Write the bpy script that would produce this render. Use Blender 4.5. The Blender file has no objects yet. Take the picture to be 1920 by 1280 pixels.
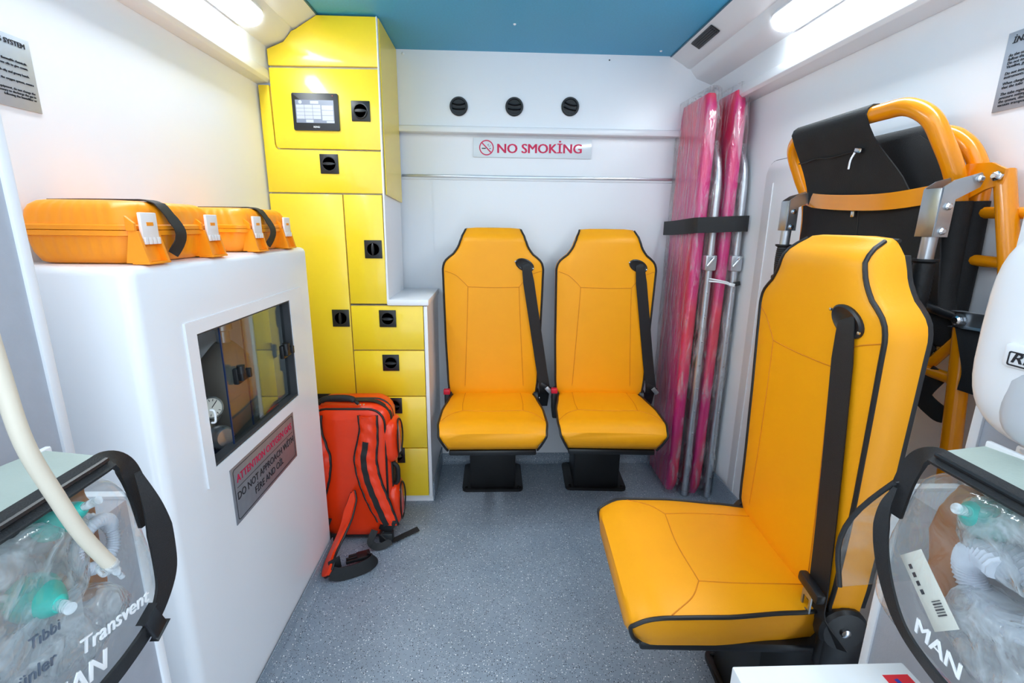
import bpy, bmesh, math, random
from mathutils import Vector, Matrix, noise
random.seed(7)
SC = bpy.context.scene
COL = SC.collection
PI = math.pi

# ------------------------------------------------------------------ camera
cam_d = bpy.data.cameras.new('camera')
cam = bpy.data.objects.new('camera', cam_d)
COL.objects.link(cam)
SC.camera = cam
cam_d.sensor_width = 36.0
cam_d.lens = 900.0 / 1920.0 * 36.0
cam_d.clip_start = 0.02
yaw, pitch, roll = math.radians(2.329), math.radians(13.65), math.radians(0.7)
F = Vector((math.sin(yaw) * math.cos(pitch), math.cos(yaw) * math.cos(pitch), -math.sin(pitch)))
R0 = Vector((math.cos(yaw), -math.sin(yaw), 0))
U0 = R0.cross(F)
Rr = math.cos(roll) * R0 + math.sin(roll) * U0
Uu = -math.sin(roll) * R0 + math.cos(roll) * U0
M = Matrix((Rr, Uu, -F)).transposed().to_4x4()
M.translation = (0, 0, 1.15)
cam.matrix_world = M

# ------------------------------------------------------------------ world, exposure
W = bpy.data.worlds.new('daylight'); SC.world = W
W.use_nodes = True
W.node_tree.nodes['Background'].inputs[0].default_value = (0.74, 0.88, 1.0, 1)
W.node_tree.nodes['Background'].inputs[1].default_value = 2.25
LAMP = 24.0
SC.view_settings.view_transform = 'Standard'
SC.view_settings.look = 'None'
SC.view_settings.exposure = 0.30
SC.view_settings.gamma = 1.0
SC.view_settings.use_curve_mapping = False
SC.cycles.max_bounces = 8
SC.cycles.diffuse_bounces = 4
SC.cycles.glossy_bounces = 4
SC.cycles.transparent_max_bounces = 10
SC.cycles.adaptive_threshold = 0.025
SC.cycles.caustics_reflective = False
SC.cycles.caustics_refractive = False

# ------------------------------------------------------------------ materials
def lin(c):
    c = c / 255.0
    return c / 12.92 if c <= 0.04045 else ((c + 0.055) / 1.055) ** 2.4
def rgb(r, g, b): return (lin(r), lin(g), lin(b), 1)

def mat(name, col, rough=0.5, metal=0.0, spec=0.5, coat=0.0, var=0.0, vscale=6.0, bump=0.0, bscale=200.0, emit=None, es=0.0):
    m = bpy.data.materials.new(name); m.use_nodes = True
    nt = m.node_tree; p = nt.nodes['Principled BSDF']
    p.inputs['Base Color'].default_value = col
    p.inputs['Roughness'].default_value = rough
    p.inputs['Metallic'].default_value = metal
    p.inputs['Specular IOR Level'].default_value = spec
    p.inputs['Coat Weight'].default_value = coat
    p.inputs['Coat Roughness'].default_value = 0.08
    tc = nt.nodes.new('ShaderNodeTexCoord')
    if var:
        n = nt.nodes.new('ShaderNodeTexNoise'); n.inputs['Scale'].default_value = vscale; n.inputs['Detail'].default_value = 4
        nt.links.new(tc.outputs['Object'], n.inputs['Vector'])
        r = nt.nodes.new('ShaderNodeValToRGB')
        a = tuple(max(0, x * (1 - var)) for x in col[:3]) + (1,); b = tuple(min(1, x * (1 + var)) for x in col[:3]) + (1,)
        r.color_ramp.elements[0].position = .3; r.color_ramp.elements[0].color = a
        r.color_ramp.elements[1].position = .7; r.color_ramp.elements[1].color = b
        nt.links.new(n.outputs['Fac'], r.inputs['Fac']); nt.links.new(r.outputs['Color'], p.inputs['Base Color'])
    if bump:
        n = nt.nodes.new('ShaderNodeTexNoise'); n.inputs['Scale'].default_value = bscale; n.inputs['Detail'].default_value = 3
        nt.links.new(tc.outputs['Object'], n.inputs['Vector'])
        b = nt.nodes.new('ShaderNodeBump'); b.inputs['Strength'].default_value = bump; b.inputs['Distance'].default_value = 0.002
        nt.links.new(n.outputs['Fac'], b.inputs['Height']); nt.links.new(b.outputs['Normal'], p.inputs['Normal'])
    if emit:
        p.inputs['Emission Color'].default_value = emit; p.inputs['Emission Strength'].default_value = es
    return m

def clear_mat(name, tint=(1, 1, 1, 1), haze=0.12, bump=0.6, bscale=25.0, hazecol=(0.9, 0.92, 0.95, 1), rough=0.06, gl=1.0, stretch=None):
    """thin clear plastic film: transparent, with a fresnel gloss and a little milky haze"""
    m = bpy.data.materials.new(name); m.use_nodes = True
    nt = m.node_tree; nt.nodes.clear()
    o = nt.nodes.new('ShaderNodeOutputMaterial')
    t = nt.nodes.new('ShaderNodeBsdfTransparent'); t.inputs[0].default_value = tint
    d = nt.nodes.new('ShaderNodeBsdfDiffuse'); d.inputs[0].default_value = hazecol
    g = nt.nodes.new('ShaderNodeBsdfGlossy'); g.inputs['Roughness'].default_value = rough; g.inputs[0].default_value = (gl, gl, gl, 1)
    tc = nt.nodes.new('ShaderNodeTexCoord')
    n = nt.nodes.new('ShaderNodeTexNoise'); n.inputs['Scale'].default_value = bscale; n.inputs['Detail'].default_value = 3
    n.inputs['Distortion'].default_value = 1.2
    if stretch:
        mp = nt.nodes.new('ShaderNodeMapping'); mp.inputs['Scale'].default_value = stretch
        nt.links.new(tc.outputs['Object'], mp.inputs[0]); nt.links.new(mp.outputs[0], n.inputs['Vector'])
    else:
        nt.links.new(tc.outputs['Object'], n.inputs['Vector'])
    b = nt.nodes.new('ShaderNodeBump'); b.inputs['Strength'].default_value = bump; b.inputs['Distance'].default_value = 0.01
    nt.links.new(n.outputs['Fac'], b.inputs['Height'])
    nt.links.new(b.outputs['Normal'], g.inputs['Normal'])
    lw = nt.nodes.new('ShaderNodeLayerWeight'); lw.inputs['Blend'].default_value = .5
    nt.links.new(b.outputs['Normal'], lw.inputs['Normal'])
    pw = nt.nodes.new('ShaderNodeMath'); pw.operation = 'POWER'; pw.inputs[1].default_value = 4.5
    nt.links.new(lw.outputs['Facing'], pw.inputs[0])
    fr = nt.nodes.new('ShaderNodeMath'); fr.operation = 'MULTIPLY_ADD'; fr.inputs[1].default_value = .85; fr.inputs[2].default_value = .045
    nt.links.new(pw.outputs[0], fr.inputs[0])
    tl = nt.nodes.new('ShaderNodeBsdfTranslucent'); tl.inputs[0].default_value = hazecol
    md = nt.nodes.new('ShaderNodeMixShader'); md.inputs[0].default_value = .45
    nt.links.new(d.outputs[0], md.inputs[1]); nt.links.new(tl.outputs[0], md.inputs[2])
    ramp = nt.nodes.new('ShaderNodeMapRange'); ramp.inputs['From Min'].default_value = 0.42; ramp.inputs['From Max'].default_value = 0.75
    ramp.inputs['To Min'].default_value = haze * 0.4; ramp.inputs['To Max'].default_value = haze * 2.0
    if stretch:
        ramp.inputs['From Min'].default_value = .50; ramp.inputs['From Max'].default_value = .70; ramp.inputs['To Min'].default_value = .03; ramp.inputs['To Max'].default_value = haze
    nt.links.new(n.outputs['Fac'], ramp.inputs['Value'])
    m1 = nt.nodes.new('ShaderNodeMixShader'); nt.links.new(ramp.outputs[0], m1.inputs[0])
    nt.links.new(t.outputs[0], m1.inputs[1]); nt.links.new(md.outputs[0], m1.inputs[2])
    m2 = nt.nodes.new('ShaderNodeMixShader'); nt.links.new(fr.outputs[0], m2.inputs[0])
    nt.links.new(m1.outputs[0], m2.inputs[1]); nt.links.new(g.outputs[0], m2.inputs[2])
    nt.links.new(m2.outputs[0], o.inputs[0])
    return m

def floor_mat():
    m = mat('speckled grey vinyl', rgb(128, 136, 146), rough=0.42, spec=0.4)
    nt = m.node_tree; p = nt.nodes['Principled BSDF']
    tc = nt.nodes.new('ShaderNodeTexCoord')
    base = nt.nodes.new('ShaderNodeTexNoise'); base.inputs['Scale'].default_value = 5; base.inputs['Detail'].default_value = 5
    nt.links.new(tc.outputs['Object'], base.inputs['Vector'])
    mr = nt.nodes.new('ShaderNodeValToRGB')
    mr.color_ramp.elements[0].color = rgb(134, 147, 161); mr.color_ramp.elements[0].position = .3
    mr.color_ramp.elements[1].color = rgb(148, 161, 175); mr.color_ramp.elements[1].position = .7
    nt.links.new(base.outputs['Fac'], mr.inputs['Fac'])
    last = mr.outputs['Color']
    for sc, th, keep, colr in ((140, .24, .80, rgb(236, 240, 240)), (230, .28, .78, rgb(222, 226, 228)), (170, .24, .76, rgb(36, 42, 50)), (270, .30, .74, rgb(52, 58, 66))):
        v = nt.nodes.new('ShaderNodeTexVoronoi'); v.inputs['Scale'].default_value = sc
        mp = nt.nodes.new('ShaderNodeMapping'); mp.inputs['Location'].default_value = (sc * .37, sc * .11, 0)
        nt.links.new(tc.outputs['Object'], mp.inputs['Vector']); nt.links.new(mp.outputs[0], v.inputs['Vector'])
        lt = nt.nodes.new('ShaderNodeMath'); lt.operation = 'LESS_THAN'; lt.inputs[1].default_value = th
        nt.links.new(v.outputs['Distance'], lt.inputs[0])
        sep = nt.nodes.new('ShaderNodeSeparateColor'); nt.links.new(v.outputs['Color'], sep.inputs[0])
        gt = nt.nodes.new('ShaderNodeMath'); gt.operation = 'GREATER_THAN'; gt.inputs[1].default_value = keep
        nt.links.new(sep.outputs[0], gt.inputs[0])
        mu = nt.nodes.new('ShaderNodeMath'); mu.operation = 'MULTIPLY'
        nt.links.new(lt.outputs[0], mu.inputs[0]); nt.links.new(gt.outputs[0], mu.inputs[1])
        mx = nt.nodes.new('ShaderNodeMix'); mx.data_type = 'RGBA'
        nt.links.new(mu.outputs[0], mx.inputs['Factor']); nt.links.new(last, mx.inputs['A']); mx.inputs['B'].default_value = colr
        last = mx.outputs['Result']
    nt.links.new(last, p.inputs['Base Color'])
    return m

def board_mat():
    m = mat('pink moulded plastic', rgb(222, 20, 128), rough=0.35)
    nt = m.node_tree; p = nt.nodes['Principled BSDF']
    tc = nt.nodes.new('ShaderNodeTexCoord')
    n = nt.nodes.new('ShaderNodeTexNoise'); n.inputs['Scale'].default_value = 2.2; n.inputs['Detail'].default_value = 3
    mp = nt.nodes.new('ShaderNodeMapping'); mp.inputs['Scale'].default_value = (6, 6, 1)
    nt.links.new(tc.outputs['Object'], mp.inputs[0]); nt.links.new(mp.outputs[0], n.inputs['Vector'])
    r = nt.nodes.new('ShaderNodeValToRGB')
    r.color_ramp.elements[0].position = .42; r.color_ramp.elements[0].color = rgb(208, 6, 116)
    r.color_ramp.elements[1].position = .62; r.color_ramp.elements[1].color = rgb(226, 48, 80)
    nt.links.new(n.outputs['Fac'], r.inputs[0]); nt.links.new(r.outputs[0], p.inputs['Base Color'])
    return m

WHITE = mat('white laminate', rgb(238, 240, 244), rough=0.28, spec=0.45, var=.015, vscale=3)
GRP = mat('white moulded fibreglass', rgb(240, 242, 246), rough=0.22, spec=0.5, var=.012, vscale=2)
COVE = mat('pale grey cove panel', rgb(226, 228, 232), rough=0.45, bump=.05, bscale=300)
TEAL = mat('teal ceiling laminate', rgb(66, 162, 204), rough=0.42, spec=0.35, var=.06, vscale=160, bump=.05, bscale=500)
TEALD = mat('dark teal edging', rgb(30, 96, 122), rough=0.4)
YEL = mat('yellow gloss laminate', rgb(252, 216, 36), rough=0.34, spec=0.6, coat=.45, var=.015, vscale=3)
UPH = mat('amber vinyl upholstery', rgb(250, 166, 8), rough=0.46, spec=0.4, var=.02, vscale=9, bump=.10, bscale=420)
SEAM = mat('amber stitched seam', rgb(214, 128, 4), rough=0.6, var=.05, vscale=80)
PIPE = mat('black piping', rgb(22, 23, 25), rough=0.45, var=.1, vscale=50)
BLK = mat('black plastic', rgb(26, 27, 30), rough=0.38, spec=0.5, var=.08, vscale=30)
BLKM = mat('black painted steel', rgb(14, 14, 16), rough=0.4, var=.08, vscale=20)
WEB = mat('black webbing', rgb(24, 25, 28), rough=0.6, bump=.35, bscale=700, var=.08, vscale=60)
FAB = mat('black nylon fabric', rgb(20, 21, 24), rough=0.75, bump=.35, bscale=500, var=.15, vscale=14)
RUB = mat('black rubber grip', rgb(20, 21, 24), rough=0.55, bump=.3, bscale=160)
STEEL = mat('galvanised steel', rgb(176, 182, 188), rough=0.32, metal=0.9, var=.08, vscale=25)
CHROME = mat('bright screw steel', rgb(210, 212, 216), rough=0.2, metal=1.0, var=.05, vscale=40)
ALU = mat('brushed aluminium tube', rgb(196, 200, 206), rough=0.34, metal=0.85, var=.06, vscale=20)
ORF = mat('orange enamelled tube', rgb(240, 146, 6), rough=0.22, spec=0.5, coat=.3, var=.03, vscale=12)
CASE = mat('orange plastic case', rgb(255, 152, 22), rough=0.38, spec=0.4, var=.03, vscale=14)
CLATCH = mat('white plastic latch', rgb(240, 232, 228), rough=0.4, var=.02, vscale=20)
REDBAG = mat('orange red coated fabric', rgb(240, 58, 12), rough=0.30, spec=0.5, var=.06, vscale=10, bump=.25, bscale=40)
REFL = mat('silver reflective patch', rgb(176, 180, 186), rough=0.4, metal=.3, bump=.2, bscale=300)
GREYP = mat('grey door lining', rgb(168, 173, 183), rough=0.55, bump=.12, bscale=260, var=.03, vscale=40)
DARKG = mat('dark grey lining', rgb(86, 92, 100), rough=0.5, var=.08, vscale=8)
CREVICE = mat('dark seal strip', rgb(60, 62, 66), rough=0.6, var=.1, vscale=20)
SIGN = mat('silver sign plate', rgb(176, 184, 196), rough=0.38, metal=.35, var=.03, vscale=60)
SIGND = mat('grey brushed sign plate', rgb(150, 152, 158), rough=0.35, metal=.45, var=.05, vscale=60)
INK = mat('black ink', rgb(20, 24, 34), rough=0.6, var=.05, vscale=50)
REDINK = mat('crimson ink', rgb(206, 16, 78), rough=0.5, var=.08, vscale=40)
PLATE = mat('clear pale sign plate', rgb(222, 230, 236), rough=0.15, spec=.5, var=.01, vscale=20)
WINK = mat('white ink', rgb(240, 242, 244), rough=0.5, var=.02, vscale=40)
REDP = mat('red buckle plastic', rgb(214, 24, 54), rough=0.35, var=.04, vscale=30)
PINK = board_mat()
FLOOR = floor_mat()
WRAP = clear_mat('clear shrink wrap', haze=0.42, bump=1.0, bscale=26, stretch=(1, 1, .22), rough=.10)  # milky film; its haze streaks also stand in for crinkle highlights
VINYL = clear_mat('clear bag vinyl', haze=0.09, bump=0.45, bscale=18, tint=(.93, .95, .95, 1))
GLASS = clear_mat('tinted sliding glass', tint=(.84, .88, .88, 1), haze=0.0, bump=0.0, rough=0.01)
PACKET = clear_mat('crinkled clear packet', haze=0.62, bump=1.0, bscale=32, hazecol=(.84, .89, .93, 1), rough=.12)
GREENF = mat('pale grey green fabric', rgb(166, 177, 168), rough=0.6, bump=.2, bscale=300, var=.04, vscale=20)
CREAM = mat('cream silicone hose', rgb(214, 204, 186), rough=0.4, var=.03, vscale=20)
TEALP = mat('teal soft plastic', rgb(60, 190, 176), rough=0.35, var=.06, vscale=30)
HOSE = mat('pale corrugated hose', rgb(208, 212, 222), rough=0.4, var=.04, vscale=40)
TAN = mat('tan reflection pouch', rgb(190, 130, 84), rough=0.6, var=.12, vscale=25)  # tan of the reflections in the bag ends, given to a pouch
PAPER = mat('white paper label', rgb(240, 236, 224), rough=0.7, var=.02, vscale=30)
CARTON = mat('white carton board', rgb(236, 238, 240), rough=0.5, var=.015, vscale=10)
BLUE = mat('blue print', rgb(36, 58, 150), rough=0.5, var=.04, vscale=30)
REDPR = mat('red print', rgb(214, 30, 44), rough=0.5, var=.04, vscale=30)
BLUEH = mat('dark blue hose', rgb(26, 50, 90), rough=0.35, var=.05, vscale=30)
GREYBLU = mat('slate blue textile', rgb(120, 142, 160), rough=0.7, var=.2, vscale=25)
LED = mat('lamp diffuser', rgb(255, 255, 255), rough=0.4, emit=(.86, .95, 1.0, 1), es=LAMP)
DISP = mat('lit display', rgb(60, 66, 80), rough=0.25, emit=rgb(178, 192, 216), es=.50)
CELL = mat('lit display cell', rgb(70, 74, 84), rough=0.25, emit=rgb(226, 236, 255), es=.74)

# ------------------------------------------------------------------ scene graph helpers
ROOT = {}
def tag(o, label=None, cat=None, group=None, kind=None):
    if label: o['label'] = label
    if cat: o['category'] = cat
    if group: o['group'] = group
    if kind: o['kind'] = kind
    return o
def thing(name, label, cat, loc=(0, 0, 0), rz=0.0, group=None):
    o = bpy.data.objects.new(name, None); COL.objects.link(o)
    o.empty_display_size = .05
    o.location = loc; o.rotation_euler = (0, 0, rz)
    tag(o, label, cat, group)
    ROOT[o] = (Matrix.Translation(loc) @ Matrix.Rotation(rz, 4, 'Z')).inverted()
    return o
def copy_tree(o, parent=None):
    c = o.copy(); COL.objects.link(c)
    if parent is not None:
        c.parent = parent
    for ch in [x for x in COL.objects if x.parent == o]:
        copy_tree(ch, c)
    return c

class G:
    """collects geometry for ONE mesh object"""
    def __init__(s): s.bm = bmesh.new()
    def poly_loft(s, rings, cap0=True, cap1=True, closed=True):
        bm = s.bm; vr = [[bm.verts.new(p) for p in r] for r in rings]
        n = len(vr[0])
        for a, b in zip(vr[:-1], vr[1:]):
            for i in range(n if closed else n - 1):
                j = (i + 1) % n
                try: bm.faces.new((a[i], a[j], b[j], b[i]))
                except ValueError: pass
        if cap0: bm.faces.new(list(reversed(vr[0])))
        if cap1: bm.faces.new(vr[-1])
        return s
    def box(s, x0, x1, y0, y1, z0, z1, bev=0.0, seg=2):
        r = bmesh.ops.create_cube(s.bm, size=1.0)
        vs = r['verts']
        for v in vs:
            v.co = Vector(((x0 + x1) / 2 + v.co.x * (x1 - x0), (y0 + y1) / 2 + v.co.y * (y1 - y0), (z0 + z1) / 2 + v.co.z * (z1 - z0)))
        if bev:
            es = {e for v in vs for e in v.link_edges}
            bmesh.ops.bevel(s.bm, geom=list(es), offset=bev, segments=seg, profile=.5, affect='EDGES')
        return s
    def obox(s, c, ax, ay, az, sx, sy, sz, bev=0.0):
        """box centred at c with unit axes ax, ay, az and full sizes"""
        r = bmesh.ops.create_cube(s.bm, size=1.0); vs = r['verts']
        c, ax, ay, az = Vector(c), Vector(ax).normalized(), Vector(ay).normalized(), Vector(az).normalized()
        for v in vs: v.co = c + ax * v.co.x * sx + ay * v.co.y * sy + az * v.co.z * sz
        if bev:
            es = {e for v in vs for e in v.link_edges}
            bmesh.ops.bevel(s.bm, geom=list(es), offset=bev, segments=2, profile=.5, affect='EDGES')
        return s
    def prism(s, pts, axis, a, b, bev=0.0):
        """2D polygon extruded along axis ('x','y','z') from a to b; 2D order: x->(y,z) y->(x,z) z->(x,y)"""
        def P(p, t):
            return {'x': (t, p[0], p[1]), 'y': (p[0], t, p[1]), 'z': (p[0], p[1], t)}[axis]
        v0 = [s.bm.verts.new(P(p, a)) for p in pts]; v1 = [s.bm.verts.new(P(p, b)) for p in pts]
        n = len(pts); fs = [s.bm.faces.new(v0), s.bm.faces.new(list(reversed(v1)))]
        for i in range(n):
            j = (i + 1) % n
            fs.append(s.bm.faces.new((v0[j], v0[i], v1[i], v1[j])))
        if bev:
            es = {e for f in fs for e in f.edges}
            bmesh.ops.bevel(s.bm, geom=list(es), offset=bev, segments=2, profile=.5, affect='EDGES')
        return s
    def sweep(s, path, prof, up=(0, 0, 1), closed=False, scale=None):
        """sweep 2D profile (side, up) along path; up may be a list"""
        P = [Vector(p) for p in path]; n = len(P); rings = []
        for i in range(n):
            if closed: t = P[(i + 1) % n] - P[i - 1]
            else: t = P[min(i + 1, n - 1)] - P[max(i - 1, 0)]
            t.normalize()
            u = Vector(up[i]) if isinstance(up, list) else Vector(up)
            sd = t.cross(u)
            if sd.length < 1e-5: sd = t.cross(Vector((0, 1, 0.01)))
            sd.normalize(); u2 = sd.cross(t)
            k = scale[i] if scale else 1.0
            rings.append([P[i] + sd * a * k + u2 * b * k for a, b in prof])
        if closed: rings.append(rings[0]); return s._closed(rings)
        return s.poly_loft(rings)
    def _closed(s, rings):
        vr = [[s.bm.verts.new(p) for p in r] for r in rings[:-1]]; n = len(vr[0]); m = len(vr)
        for k in range(m):
            a, b = vr[k], vr[(k + 1) % m]
            for i in range(n):
                j = (i + 1) % n; s.bm.faces.new((a[i], a[j], b[j], b[i]))
        return s
    def tube(s, path, r, n=10, closed=False):
        P = [Vector(p) for p in path]; m = len(P); rings = []
        rr = r if isinstance(r, (list, tuple)) else [r] * m
        t0 = (P[1] - P[0]).normalized() if not closed else (P[1] - P[-1]).normalized()
        u = t0.orthogonal().normalized()
        for i in range(m):
            t = (P[(i + 1) % m] - P[i - 1]) if closed else (P[min(i + 1, m - 1)] - P[max(i - 1, 0)])
            t.normalize(); u = (u - t * u.dot(t)).normalized(); w = t.cross(u)
            rings.append([P[i] + (u * math.cos(2 * PI * k / n) + w * math.sin(2 * PI * k / n)) * rr[i] for k in range(n)])
        if closed: return s._closed(rings + [rings[0]])
        return s.poly_loft(rings)
    def band(s, path, width, thick, normals, taper=0):
        """flat strap: path points, normals = face normals (list or one)"""
        w, t = width / 2, thick / 2
        return s.sweep(path, [(-w, -t), (w, -t), (w, t), (-w, t)], up=normals, scale=[min(1, .25 + .75 * i / taper) for i in range(len(path))] if taper else None)
    def cyl(s, p0, p1, r, n=16, r1=None):
        return s.tube([p0, p1], [r, r if r1 is None else r1], n)
    def lathe(s, c, axis, prof, n=24):
        """prof list of (radius, height along axis)"""
        c = Vector(c); a = Vector(axis).normalized(); u = a.orthogonal().normalized(); w = a.cross(u)
        rings = [[c + a * h + (u * math.cos(2 * PI * k / n) + w * math.sin(2 * PI * k / n)) * max(r, 1e-4) for k in range(n)] for r, h in prof]
        return s.poly_loft(rings)
    def sphere(s, c, rx, ry, rz, e1=1.0, e2=1.0, nu=24, nv=14, disp=None):
        """superellipsoid"""
        def sp(x, e): return math.copysign(abs(x) ** e, x)
        rings = []
        for j in range(nv + 1):
            v = -PI / 2 + PI * (0.01 + .98 * j / nv); ring = []
            for i in range(nu):
                u = 2 * PI * i / nu
                p = Vector((rx * sp(math.cos(v), e1) * sp(math.cos(u), e2), ry * sp(math.cos(v), e1) * sp(math.sin(u), e2), rz * sp(math.sin(v), e1)))
                p = p + Vector(c)
                if disp: p = disp(p, Vector(c))
                ring.append(p)
            rings.append(ring)
        return s.poly_loft(rings)
    def text(s, body, size, origin, xd, yd, bold=0.0, ext=0.0006, align='LEFT', sx=1.0, shear=0.0):
        cu = bpy.data.curves.new('t', 'FONT'); cu.body = body; cu.size = size; cu.extrude = ext
        cu.align_x = align; cu.shear = shear; cu.resolution_u = 3
        o = bpy.data.objects.new('t', cu); COL.objects.link(o)
        dg = bpy.context.evaluated_depsgraph_get(); dg.update()
        me = bpy.data.meshes.new_from_object(o.evaluated_get(dg))
        xd, yd = Vector(xd).normalized(), Vector(yd).normalized(); zd = xd.cross(yd)
        mt = Matrix((xd * sx, yd, zd)).transposed().to_4x4(); mt.translation = Vector(origin)
        for k in ((-1, 0, 1) if bold else (0,)):
            m2 = me.copy(); m2.transform(Matrix.Translation(xd * k * bold * size + zd * .00004 * k) @ mt); s.bm.from_mesh(m2); bpy.data.meshes.remove(m2)
        bpy.data.objects.remove(o); bpy.data.curves.remove(cu); bpy.data.meshes.remove(me)
        return s
    def done(s, name, m, parent=None, local=False, smooth=True, ang=38, root=None):
        bmesh.ops.recalc_face_normals(s.bm, faces=s.bm.faces)
        me = bpy.data.meshes.new(name); s.bm.to_mesh(me); s.bm.free()
        me.materials.append(m)
        if smooth and len(me.polygons):
            me.polygons.foreach_set('use_smooth', [True] * len(me.polygons))
            me.set_sharp_from_angle(angle=math.radians(ang))
        o = bpy.data.objects.new(name, me); COL.objects.link(o)
        if parent is not None:
            o.parent = parent
            r = parent
            while r.parent is not None: r = r.parent
            if not local and r in ROOT: me.transform(ROOT[r])
        return o

def struct(name, g, m, parent=None, **k):
    o = g.done(name, m, parent, **k)
    if parent is None: o['kind'] = 'structure'
    return o

def smooth_path(pts, n=8, closed=False):
    """Catmull-Rom through points"""
    P = [Vector(p) for p in pts]; out = []; m = len(P)
    for i in range(m if closed else m - 1):
        p0 = P[i - 1] if (closed or i > 0) else P[0] * 2 - P[1]
        p1, p2 = P[i], P[(i + 1) % m]
        p3 = P[(i + 2) % m] if (closed or i + 2 < m) else P[-1] * 2 - P[-2]
        for k in range(n):
            t = k / n
            out.append(.5 * ((2 * p1) + (p2 - p0) * t + (2 * p0 - 5 * p1 + 4 * p2 - p3) * t * t + (3 * p1 - p0 - 3 * p2 + p3) * t ** 3))
    if not closed: out.append(P[-1])
    return out
def interp(tab, x):
    if x <= tab[0][0]: return tab[0][1]
    for (a, b), (c, d) in zip(tab[:-1], tab[1:]):
        if x <= c:
            t = (x - a) / (c - a); t = t * t * (3 - 2 * t) * .5 + t * .5
            return b + (d - b) * t
    return tab[-1][1]
def rrect(x0, x1, z0, z1, r, n=5):
    pts = []
    for cx, cz, a0 in ((x1 - r, z1 - r, 0), (x0 + r, z1 - r, PI / 2), (x0 + r, z0 + r, PI), (x1 - r, z0 + r, 1.5 * PI)):
        for k in range(n + 1):
            a = a0 + PI / 2 * k / n
            pts.append((cx + r * math.cos(a), cz + r * math.sin(a)))
    return pts

# ================================================================== THE SETTING
XL, XR = -0.81, 0.965
YB = 2.19           # lower bulkhead
YU = 2.15           # upper bulkhead box
ZC = 1.825
YR = 0.62           # rear end of the body
mirror = lambda x: 0.133 - x

# floor: base slab with two vinyl sheets meeting at a seam
fl = struct('floor', G().box(-.85, 1.0, -.7, 2.24, -.05, -.0035), DARKG)
G().box(-.85, 1.0, -.7, 1.6785, -.0034, 0).done('vinyl_sheet', FLOOR, fl)
G().box(-.85, 1.0, 1.6800, 2.24, -.0034, 0).done('vinyl_sheet', FLOOR, fl)

struct('wall_left', G().box(XL - .04, XL, YR, 2.24, 0, 1.80), WHITE)
# right wall with a sliding-door leaf let into it
struct('wall_right', G().box(XR, XR + .04, YR, 2.24, 0, 1.80), WHITE)
d1 = struct('door_1', G().prism(rrect(1.08, 1.745, .03, 1.372, .05), 'x', XR - .006, XR + .001, bev=.002), WHITE)
g = G(); o_ = rrect(1.0775, 1.7475, .0275, 1.3745, .0525); i_ = rrect(1.08, 1.745, .03, 1.372, .05)
g.poly_loft([[(XR - .003, a, b) for a, b in o_], [(XR - .003, a, b) for a, b in i_]], False, False)
g.done('door_seal', CREVICE, d1)
G().box(XR - .0085, XR - .0055, 1.69, 1.694, .10, 1.30).done('panel_seam', COVE, d1)

# bulkhead: lower wall, upper box, ledge, trim rail
wb = struct('wall_back', G().box(XL, XR, YB, YB + .05, 0, 1.86), WHITE)
G().box(-.392, XR, YU, YB, 1.545, ZC + .02).done('upper_panel', WHITE, wb)
G().box(-.392, XR, YU - .012, YB, 1.519, 1.543, bev=.003).done('ledge', WHITE, wb)
G().box(-.392, XR, YB - .008, YB, 1.345, 1.356, bev=.002).done('trim_rail', ALU, wb)
G().box(-.392, XR, YB - .0045, YB, 1.336, 1.345).done('lower_bead', COVE, wb)
G().box(-.262, XR, YB - .004, YB, 0, 1.335).done('lower_panel', WHITE, wb)
for cx in (-.362,):
    G().lathe((cx, YU, ZC - .016), (0, -1, 0), [(.006, 0), (.006, .003), (.003, .005)], 12).done('screw_cap', WHITE, wb)
G().lathe((.47, YU, ZC - .02), (0, -1, 0), [(.003, 0), (.003, .002)], 8).done('screw_cap', CREVICE, wb)

# ceiling: teal laminate between two pale coves
ce = struct('ceiling', G().box(-.60, mirror(-.60), YR, 2.19, ZC, ZC + .03), TEAL)
for s in (0, 1):
    xe = -.598 if s == 0 else mirror(-.598)
    G().box(min(xe, xe + (.012 if s == 0 else -.012)), max(xe, xe + (.012 if s == 0 else -.012)), YR, 2.15, ZC - .004, ZC + .001, bev=.001).done('edge_bead', TEALD, ce)
for x, y in ((.072, 1.87), (.66, 2.09), (-.50, 1.2), (.072, 1.2), (.65, 1.2)):
    G().lathe((x, y, ZC), (0, 0, -1), [(.005, 0), (.005, .002), (.003, .004)], 12).done('ceiling_screw', WHITE, ce)

cove_prof = [(-.590, 1.822), (-.640, 1.795), (-.662, 1.781), (-.674, 1.779), (-.692, 1.757), (-.704, 1.744), (-.766, 1.722),
             (-.772, 1.648), (-.776, 1.648), (-.776, 1.735), (-.712, 1.760), (-.69, 1.80), (-.60, 1.845)]
struct('trim_1', G().prism(cove_prof, 'y', YR, 2.15), COVE)
struct('trim_2', G().prism([(mirror(a), b) for a, b in reversed(cove_prof)], 'y', YR, 2.15), COVE)
rail = [(-.764, 1.650), (-.763, 1.622), (-.772, 1.612), (XL, 1.608), (XL, 1.650)]
struct('trim_3', G().prism(rail, 'y', YR, 1.842, bev=.0015), WHITE)
rr_ = [(mirror(a) if a > XL else XR, b) for a, b in reversed(rail)]
struct('trim_4', G().prism(rr_, 'y', YR, 2.15, bev=.0015), WHITE)
# rear pillars and header around the door opening
struct('wall_rear_left', G().box(XL - .04, -.64, YR - .02, YR + .03, 0, 1.86), WHITE)
struct('wall_rear_right', G().box(.77, XR + .04, YR - .02, YR + .03, 0, 1.86), WHITE)

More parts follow.
